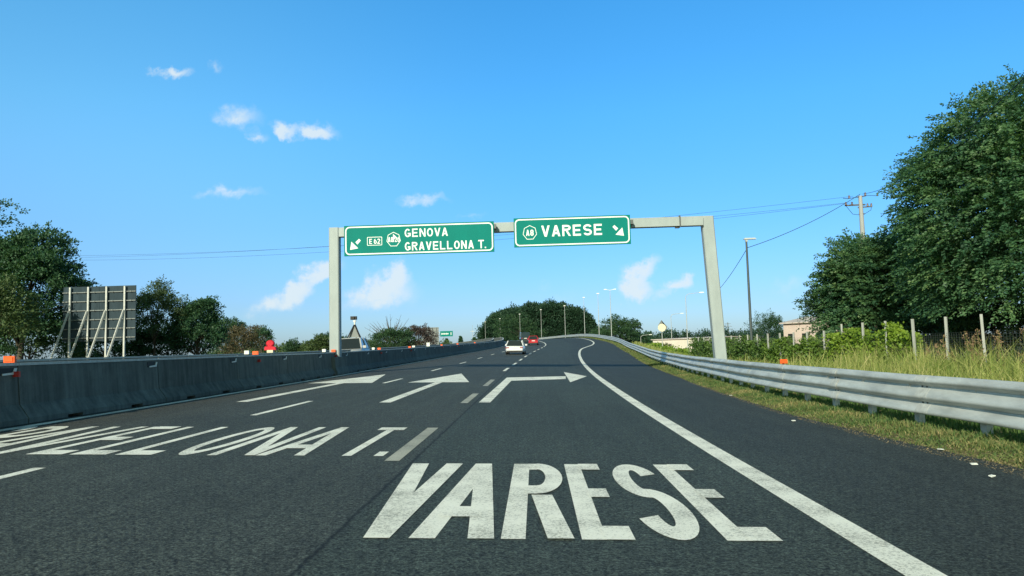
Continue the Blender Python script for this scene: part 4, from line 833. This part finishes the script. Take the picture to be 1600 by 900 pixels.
# ------------------------------------------------------------------ grasses
def blades(name, P, hgt_, wid, m, lean=.5, label=None, cat=None):
    n = len(P); r = np.random.default_rng(3); a = r.uniform(0, 2*pi, n); ln = np.stack([np.cos(a), np.sin(a), np.zeros(n)], 1) * (r.random((n, 1)) * lean * hgt_[:, None]); b = r.uniform(0, 2*pi, n)
    side = np.stack([np.cos(b), np.sin(b), np.zeros(n)], 1) * wid[:, None]; up_ = np.array([0, 0, 1.]) * hgt_[:, None]
    p1 = P + ln * .3 + up_ * .55; p2 = P + ln + up_ * (1 - .18 * r.random((n, 1)))
    V = np.concatenate([np.stack([P - side, P + side, p1 + side * .8, p1 - side * .8], 1), np.stack([p1 - side * .8, p1 + side * .8, p2 + side * .12, p2 - side * .12], 1)], 0)
    # keep both halves of a blade one island: weld by shared vertices
    me = bpy.data.meshes.new(name); vv = np.concatenate([P - side, P + side, p1 - side * .8, p1 + side * .8, p2], 0).astype(np.float32); i = np.arange(n)
    fq = np.stack([i, i + n, i + 3*n, i + 2*n], 1); ft = np.stack([i + 2*n, i + 3*n, i + 4*n], 1)
    me.vertices.add(5 * n); me.vertices.foreach_set('co', vv.reshape(-1)); lv = np.concatenate([fq.reshape(-1), ft.reshape(-1)]).astype(np.int32)
    me.loops.add(7 * n); me.loops.foreach_set('vertex_index', lv); me.polygons.add(2 * n)
    me.polygons.foreach_set('loop_start', np.concatenate([np.arange(n) * 4, 4 * n + np.arange(n) * 3]).astype(np.int32)); me.update(calc_edges=True); me.validate(); me.materials.append(m)
    return tag(link(name, me), label, cat, None, 'stuff')
def verge(n, d0, d1, o0, o1, h0, h1, seed, edge=True, pw=1.6):
    r = np.random.default_rng(seed); D_ = d0 * (d1 / d0) ** (r.random(n) ** .9); nz_ = np.sin(D_ * 1.7) * .12 + np.sin(D_ * 4.3 + 1) * .07 + np.sin(D_ * .61) * .1
    O_ = o0 + (o1 - o0) * r.random(n) + (nz_ if edge else 0); X_ = np.array([xr(t) for t in D_]) + O_; Z_ = np.array([gz(x, t) for x, t in zip(X_, D_)])
    h_ = (h0 + (h1 - h0) * r.random(n) ** pw) * (.55 + .6 * np.clip((O_ - o0) / .9, 0, 1)) * (.7 + .5 * np.sin(D_ * 2.3 + O_ * 3) ** 2)
    return np.stack([X_, D_, Z_ - .01], 1), h_
P_, h_ = verge(64000, 6.5, 75, -.10, 1.5, .02, .10, 1); blades('verge_grass', P_, h_, np.full(len(P_), .006) * (1 + P_[:, 1] / 25), L_GRASS, 1.3, 'short dry and green grass along the asphalt edge under the guardrail', 'grass')
P_, h_ = verge(20000, 6.5, 60, -.45, .6, .01, .02, 12, True, 1); r_ = np.random.default_rng(12)
P_[:, 2] = [max(gz(x, d), RW(x, d).z) + .006 for x, d in zip(P_[:, 0], P_[:, 1])]; keep = r_.random(len(P_)) < np.clip((P_[:, 0] - np.array([xr(t) for t in P_[:, 1]]) + .5) / .5, 0, 1) ** 2; P_ = P_[keep]
tag(quads('verge_debris', leaf_quads(P_, np.stack([r_.normal(0, 1, len(P_)), r_.normal(0, 1, len(P_)), np.full(len(P_), .02)], 1), .028, .35, 4.), leafmat('straw', [(.16, .12, .07), (.28, .22, .13), (.40, .33, .21)], .1, .9, 1)), 'dry straw and grit scattered along the broken asphalt edge', 'debris', None, 'stuff')
L_GREENG = leafmat('green_tufts', [(.04, .10, .03), (.08, .16, .04), (.16, .23, .07)], .3, .7, 1.2, False)
P_, h_ = verge(15000, 7, 60, .95, 2.8, .05, .26, 2, False); blades('grass_tufts', P_, h_, np.full(len(P_), .006) * (1 + P_[:, 1] / 25), L_GREENG, .8, 'greener grass tufts growing behind and under the guardrail posts', 'grass')
P_, h_ = verge(9000, 60, 190, .05, 1.6, .08, .22, 4); blades('verge_grass', P_, h_, np.full(len(P_), .03), L_GRASS, 1.2, 'dry grass strip along the far curve of the guardrail', 'grass')
r_ = np.random.default_rng(9); n = 34000; D_ = 12 * (110 / 12) ** r_.random(n); lo = np.maximum(np.array([xg(t) for t in D_]) + 1.8, np.minimum(9., 9)); X_ = lo + (FX + 1.2 - lo) * r_.random(n) ** .75
Z_ = np.array([gz(x, t) for x, t in zip(X_, D_)]); cl = np.sin(X_ * 1.9 + D_ * .8) + np.sin(D_ * 2.1 - X_ * .7); h_ = np.clip(1.2 + .28 * cl + r_.normal(0, .32, n), .35, 2.1) * np.where(D_ > 36, .42, 1.0) * np.clip(.55 + (X_ - 9) * .09, .55, 1.05)
blades('tall_weeds', np.stack([X_, D_, Z_], 1), h_, .009 * (1 + D_ / 30), L_WEED, .75, 'tall yellow green weeds between the guardrail and the wire fence', 'weeds')
n = 75; D_ = r_.uniform(19, 27, n); X_ = r_.uniform(14., 17., n); P_ = []; A_ = []
st = MB()
for x, t in zip(X_, D_):
    z = gz(x, t); hh = r_.uniform(1.3, 2.2); top = Vector((x + r_.uniform(-.25, .25), t + r_.uniform(-.25, .25), z + hh)); st.tube([(x, t, z), Vector((x, t, z)).lerp(top, .6) + Vector((.03, 0, 0)), top], [.008, .007, .005], 3, False)
    for k in range(34): f_ = r_.random(); P_.append((top.x + r_.normal(0, .04), top.y + r_.normal(0, .04), top.z - .38 * f_)); A_.append((r_.normal(0, .4), r_.normal(0, .4), .6))
sd = tag(st.build('seeding_grass', L_WEED), 'tall dry grass stalks with brown seed heads in front of the fence at right', 'grass', None, 'stuff')
quads('seed_heads', leaf_quads(np.array(P_), np.array(A_), .08, .4), L_SEED, sd)
# small litter on the verge and shoulder
for i, (px, py) in enumerate(((1142, 619), (1240, 659), (1522, 728), (1550, 747), (1470, 705))):
    v = onroad(px, py); p = RW(v[0], v[1], .008); 
    mb = MB(); a = random.uniform(0, 3); R = Matrix.Rotation(a, 3, 'Z') @ Matrix.Rotation(.3, 3, 'X'); mb.box((0, 0, .012), (.07, .035, .008), R); mb.box((.015, .01, .014), (.03, .04, .007), Matrix.Rotation(a + 1, 3, 'Z'))
    o = mb.build('litter', WPLAST); o.location = p; tag(o, 'white scrap of litter ' + ('by the verge in front of the gantry post', 'on the asphalt edge under the orange guardrail reflector', 'on the shoulder asphalt at the right edge of the photo', 'on the shoulder near the bottom right edge of the photo', 'in the dry grass below the near guardrail post')[i], 'litter')

# ------------------------------------------------------------------ lamps, poles, wires
def street_lamp(px, pyt, d, label, style, m=LAMPP, group=None, r=.09, base=None, yaw=0):
    p = U(px, pyt, d); x = p.x; g = gz(x, d) if base is None else base; h = p.z - g
    o = empty('street_lamp', (x, d, g), yaw, label, 'street lamp', group); mb = MB()
    if style == 'arm': mb.tube([(0, 0, 0), (0, 0, h * .55), (0, 0, h - .5), (.12, 0, h - .2), (.5, 0, h - .02), (2.0, 0, h + .12)], [r, r * .8, r * .6, r * .6, r * .55, r * .45], 8)
    else: mb.tube([(0, 0, 0), (0, 0, h * .5), (0, 0, h)], [r, r * .8, r * .6], 8)
    mb.build('pole', m, o); mb = MB()
    if style == 'arm': mb.box((2.25, 0, h + .13), (.7, .26, .14), None, .8)
    elif style == 'double':
        for s in (-1, 1): mb.bar((0, 0, h - .05), (s * .75, 0, h + .1), .07, .07); mb.box((s * .95, 0, h + .12), (.6, .28, .16), None, .8)
    elif style == 'single': mb.box((.25, 0, h + .04), (.95, .28, .12), None, .8); mb.box((0, 0, h - .08), (.16, .16, .2))
    else: mb.box((.0, 0, h + .05), (.65, .38, .2), None, .75)
    mb.build('lamp_head', WPLAST if m is LAMPP else LAMPP, o)
    return o
street_lamp(1166, 374, 56, 'dark slender street lamp with flat pale head right of the gantry', 'single', mat('dark_lamp_paint', (.07, .09, .095), .5, .2, .4, (4, .2, 6, (1, 1, .2))), None, .115)
street_lamp(1071, 459, 105, 'tall pale lamp with curved arm left of the right gantry post', 'arm', LAMPP, 'curved arm lamps', .07)
street_lamp(1048, 491, 150, 'pale curved arm lamp to the left of the tallest curved arm lamp', 'arm', LAMPP, 'curved arm lamps', .08)
street_lamp(1001, 524, 170, 'short curved arm lamp in front of the low dark trees', 'arm', LAMPP, 'curved arm lamps', .08)
FL = [(953, 453, 'double', 'tallest pale lamp with double head at the right end of the crest row'), (934, 459, 'block', 'slim pale lamp second from the right in the crest row'), (912, 465, 'block', 'pale lamp at the right edge of the far wood'), (882, 478, 'block', 'pale lamp in front of the right half of the far wood'), (845, 484, 'block', 'pale lamp above the red car in front of the far wood'), (812, 491, 'block', 'pale lamp above the white car in front of the far wood'), (781, 498, 'block', 'pale lamp in front of the left half of the far wood'), (758, 503, 'block', 'pale lamp at the left foot of the far wood')]
for px, py, sty, lab in FL:
    bd_ = min((abs((xr(dd) + 1.9) / dd - (px - 837) / F), dd) for dd in np.arange(148, 345, .5))[1]
    street_lamp(px, py, bd_, lab, sty, LAMPP, 'lamps along the outside of the curve', .08, RW(xr(bd_) + 1.9, bd_, -.3).z)
# concrete power pole with cross arms
PD = 61; pt = U(1344, 306, PD); pb = gz(pt.x, PD); ph = pt.z - pb; pole = empty('power_pole', (pt.x, PD, pb), 0, 'pale concrete power pole with insulator arms rising behind the medium tree', 'power pole')
mb = MB(); mb.tube([(0, 0, -.3), (0, 0, ph * .5), (0, 0, ph)], [.30, .23, .15], 14); mb.build('shaft', CONC, pole)
mb = MB(); mb.bar((-1.25, .1, ph - .75), (.35, -.05, ph - .75), .09, .12); mb.bar((-.2, .1, ph - .95), (.9, -.05, ph - .92), .08, .1); mb.bar((-.25, 0, ph - .1), (.45, 0, ph - .02), .07, .08); mb.bar((-.2, 0, ph - 1.5), (.3, 0, ph - 1.5), .06, .06); mb.build('cross_arm', STEELD, pole)
mb = MB()
for x, z in ((-1.2, -.75), (-.7, -.75), (.85, -.92), (.55, -.92), (.42, 0), (1.4, -.06), (-.9, -.2)):
    mb.tube([(x, 0, ph + z), (x, 0, ph + z + .08), (x, 0, ph + z + .14), (x, 0, ph + z + .2), (x, 0, ph + z + .28)], [.07, .09, .05, .08, .03], 8)
mb.build('insulator', CERAM, pole)
mb = MB(); mb.tube([(-1.2, 0, ph - .8), (-.7, 0, ph - 1.5), (0.1, 0, ph - 1.62), (.8, 0, ph - 1.2), (.85, 0, ph - .95)], .02, 5); mb.tube([(.42, 0, ph), (.9, .0, ph - .0), (1.45, 0, ph - .05)], .02, 5); mb.tube([(-.25, 0, ph - .1), (-1.0, 0, ph - .2), (-1.4, 0, ph - .15)], .025, 5); mb.build('jumper_wire', WIRE, pole)
def wire(a, b, sag, r, label, group=None, n=40):
    a = Vector(a); b = Vector(b); mb = MB(); mb.tube([a.lerp(b, i / n) - Vector((0, 0, 4 * sag * (i / n) * (1 - i / n))) for i in range(n + 1)], r, 5, False)
    return tag(mb.build('overhead_wire', WIRE), label, 'wire', group)
PT = Vector((pt.x, PD, pt.z)); E1 = U(-60, 399, 95); E2 = U(-60, 404, 95)
wire(PT + Vector((-1.2, 0, -.55)), E1, 1.4, .011, 'upper thin power line crossing the sky behind the signs to the left edge', 'power lines crossing the sky')
wire(PT + Vector((-.7, 0, -.55)), E2, 1.75, .011, 'middle thin power line crossing the sky behind the signs to the left edge', 'power lines crossing the sky')
wire(PT + Vector((-.3, .6, .1)), U(-60, 403, 105), 1.55, .011, 'thin power line running highest between the gantry and the power pole', 'power lines crossing the sky')
LP = U(1168, 387, 56.2)
wire(LP, PT + Vector((-.1, -.25, .1)), .35, .022, 'dark cable from the street lamp up to the concrete power pole')
wire(PT + Vector((.1, -.25, .1)), U(1640, 82, 22), .9, .018, 'dark cable from the power pole rising across the huge tree to the right edge')
wire(LP, U(1118, 458, 88), .25, .022, 'dark cable dropping left from the street lamp behind the gantry post')
# lattice pylon
d = 900; p = U(1138, 526, d); hp = U(1138, 505, d).z + 1.; py_ = empty('pylon', (p.x, d, BASE), 0, 'tiny lattice pylon on the horizon right of the gantry post', 'pylon'); mb = MB(); Hp = hp - BASE
for sx in (-1, 1): 
    mb.bar((sx * 3, 0, 0), (sx * .7, 0, Hp * .62), .5, .5); mb.bar((sx * .7, 0, Hp * .62), (sx * .4, 0, Hp), .45, .45)
for k in range(5): z = Hp * .62 * k / 5; z2 = Hp * .62 * (k + 1) / 5; a = 3 - 2.3 * k / 5; b_ = 3 - 2.3 * (k + 1) / 5; mb.bar((-a, 0, z), (b_, 0, z2), .3, .3); mb.bar((a, 0, z), (-b_, 0, z2), .3, .3)
mb.build('tower', POLEG, py_); mb = MB()
for z, w_ in ((.66, 6), (.8, 5), (.93, 3.5)): mb.bar((-w_, 0, Hp * z), (w_, 0, Hp * z), .45, .5)
mb.build('cross_arm', POLEG, py_)
# round sign seen from behind, far mast, far green sign, red covered lamp
p = U(1034, 512, 95); g = gz(p.x, 95); o = empty('round_sign', (p.x, 95, g), 0, 'round pale road sign with dark triangular cap on a thin post near the curved lamps', 'road sign'); mb = MB(); mb.tube([(0, 0, 0), (0, 0, p.z - g + .3)], .05, 8); mb.build('post', LAMPP, o)
mb = MB(); mb.tube([(0, -.08, p.z - g), (0, -.05, p.z - g)], .50, 28, True, False); mb.build('disc', YELL, o); mb = MB(); z = p.z - g; mb.loft([[Vector((x, y, z + q)) for x, q in ((-.02, .95), (.72, .1), (.60, -.25), (.42, -.15))] for y in (-.03, .0)]); mb.loft([[Vector((x, y, z + q)) for x, q in ((-.5, .25), (.5, .25), (0, .98))] for y in (-.03, .0)]); mb.build('cap', POLEG, o)
p = U(738, 508, 420); o = empty('slender_mast', (p.x, 420, -.3), 0, 'very thin pale mast with a crosspiece left of the far wood', 'mast'); mb = MB(); mb.tube([(0, 0, 0), (0, 0, p.z + .3)], [.14, .07], 6); mb.build('shaft', LAMPP, o); mb = MB(); mb.box((0, 0, p.z - 3.2), (2.2, .2, .3)); mb.build('crosspiece', LAMPP, o)
d = 165; A = U(688, 526, d); B = U(707.5, 517, d); o = empty('direction_sign', (A.x - .8, d, gz(A.x, d)), 0, 'small distant green direction sign left of the cypresses', 'sign'); b0 = o.location; wS = B.x - A.x; hS = B.z - A.z
mb = MB(); mb.box((wS / 2 + .8, -.1, A.z + hS / 2 - b0.z), (wS, .08, hS)); spn = mb.build('panel', GREEN, o)
mb = MB(); zz = A.z + hS / 2 - b0.z
for k in range(9): mb.box((.8 + wS * (.12 + .065 * k), -.146, zz), (wS * .045, .01, hS * (.22 + .1 * (k % 3 == 0))))
mb.box((.8 + wS * .86, -.146, zz), (wS * .05, .01, hS * .5)); mb.build('legend', WHITE, spn)
mb = MB(); mb.tube([(.3, 0, 0), (.3, 0, B.z - b0.z)], .10, 8); mb.bar((.3, 0, zz + .3), (wS + .6, 0, zz + .3), .1, .1); mb.build('post', LAMPP, o)
d = 60; p = U(423, 540, d); g = gz(p.x, d); o = empty('covered_lamp', (p.x, d, g), 0, 'bright red cloth covered lamp on a pale stand behind the barrier', 'lamp'); z = p.z - g
mb = MB(); mb.tube([(-.05, -.1, z - .1), (-.05, -.16, z - .1)], .1, 10)
rings = []
for t, w_, h_ in ((-.16, .24, .24), (-.10, .34, .33), (.08, .34, .33), (.14, .22, .22)): rings.append([Vector((-.02 + w_ * cos(a), t, z + .17 + h_ * sin(a) * .85)) for a in np.linspace(0, 2*pi, 18, endpoint=False)])
mb.loft(rings, True, True, True); mb.build('round_hood', REDC, o)
mb = MB(); mb.loft([[Vector((x, y, z + q)) for x, q in ((-.48, -.36), (.50, -.36), (.44, -.14), (.2, -.06), (-.42, -.06))] for y in (-.2, .2)]); mb.build('cover', REDC, o)
mb = MB(); mb.box((0, 0, (z - .36) / 2), (.5, .4, z - .36)); mb.build('stand', YELL, o)

# ------------------------------------------------------------------ buildings on the right
def shed(name, label, A, B, h, depth, m, pitch, bays, wins=True):
    A = Vector(A); B = Vector(B); o = empty(name, A, math.atan2(B.y - A.y, B.x - A.x), label, 'building'); L = (B - A).length
    mb = MB(); n = Vector((0, 1, 0)); mb.loft([[Vector((x, y, z)) for y, z in ((0, -.3), (0, h), (-depth / 2, h + pitch), (-depth, h), (-depth, -.3))] for x in (0, L)]); wl_ = mb.build('wall', m, o)
    mb = MB(); e = .25
    for (y0, z0, y1, z1) in ((e, h - .06, -depth / 2, h + pitch), (-depth / 2, h + pitch, -depth - e, h - .06)):
        mb.loft([[Vector((x, y, z)) for y, z in ((y0, z0 + .02), (y1, z1 + .02), (y1, z1 + .12), (y0, z0 + .12))] for x in (-e, L + e)])
    mb.build('roof', ROOF, o)
    if wins:
        for k in range(bays):
            x = L * (k + .5) / bays; mb = MB(); mb.box((x, .01, h * .55), (L / bays * .35, .04, h * .35)); wd = mb.build('window', DARK, o)
            mb = MB(); mb.box((x, .04, h * .37), (L / bays * .42, .1, .06)); mb.build('sill', CONC, wd)
    return o
A_ = U(1340, 500, 62); B_ = U(1224, 512, 68)
shed('long_shed', 'low pink plastered shed with pale roof behind the vine covered fence', (A_.x, 62, BASE), (B_.x, 68, BASE), A_.z - BASE, 7, WALLP, .5, 5)
p0 = U(1086, 530, 118); p1 = U(1020, 530, 124)
shed('long_hall', 'long low cream hall left of the right gantry post', (p0.x, 118, BASE), (p1.x, 124, BASE), U(1050, 530, 121).z - BASE, 20, WALLW, .15, 6, False)
tree('red_shrub', 'small reddish shrub in front of the cream hall', 'shrub', at(1040, 108), hgt(1040, 538, 108), .9, .7, .6 + max(0, hgt(1040, 546, 108) - .6), 60, 30, .12, L_BROWN, 90, None, .4, .12, .2)
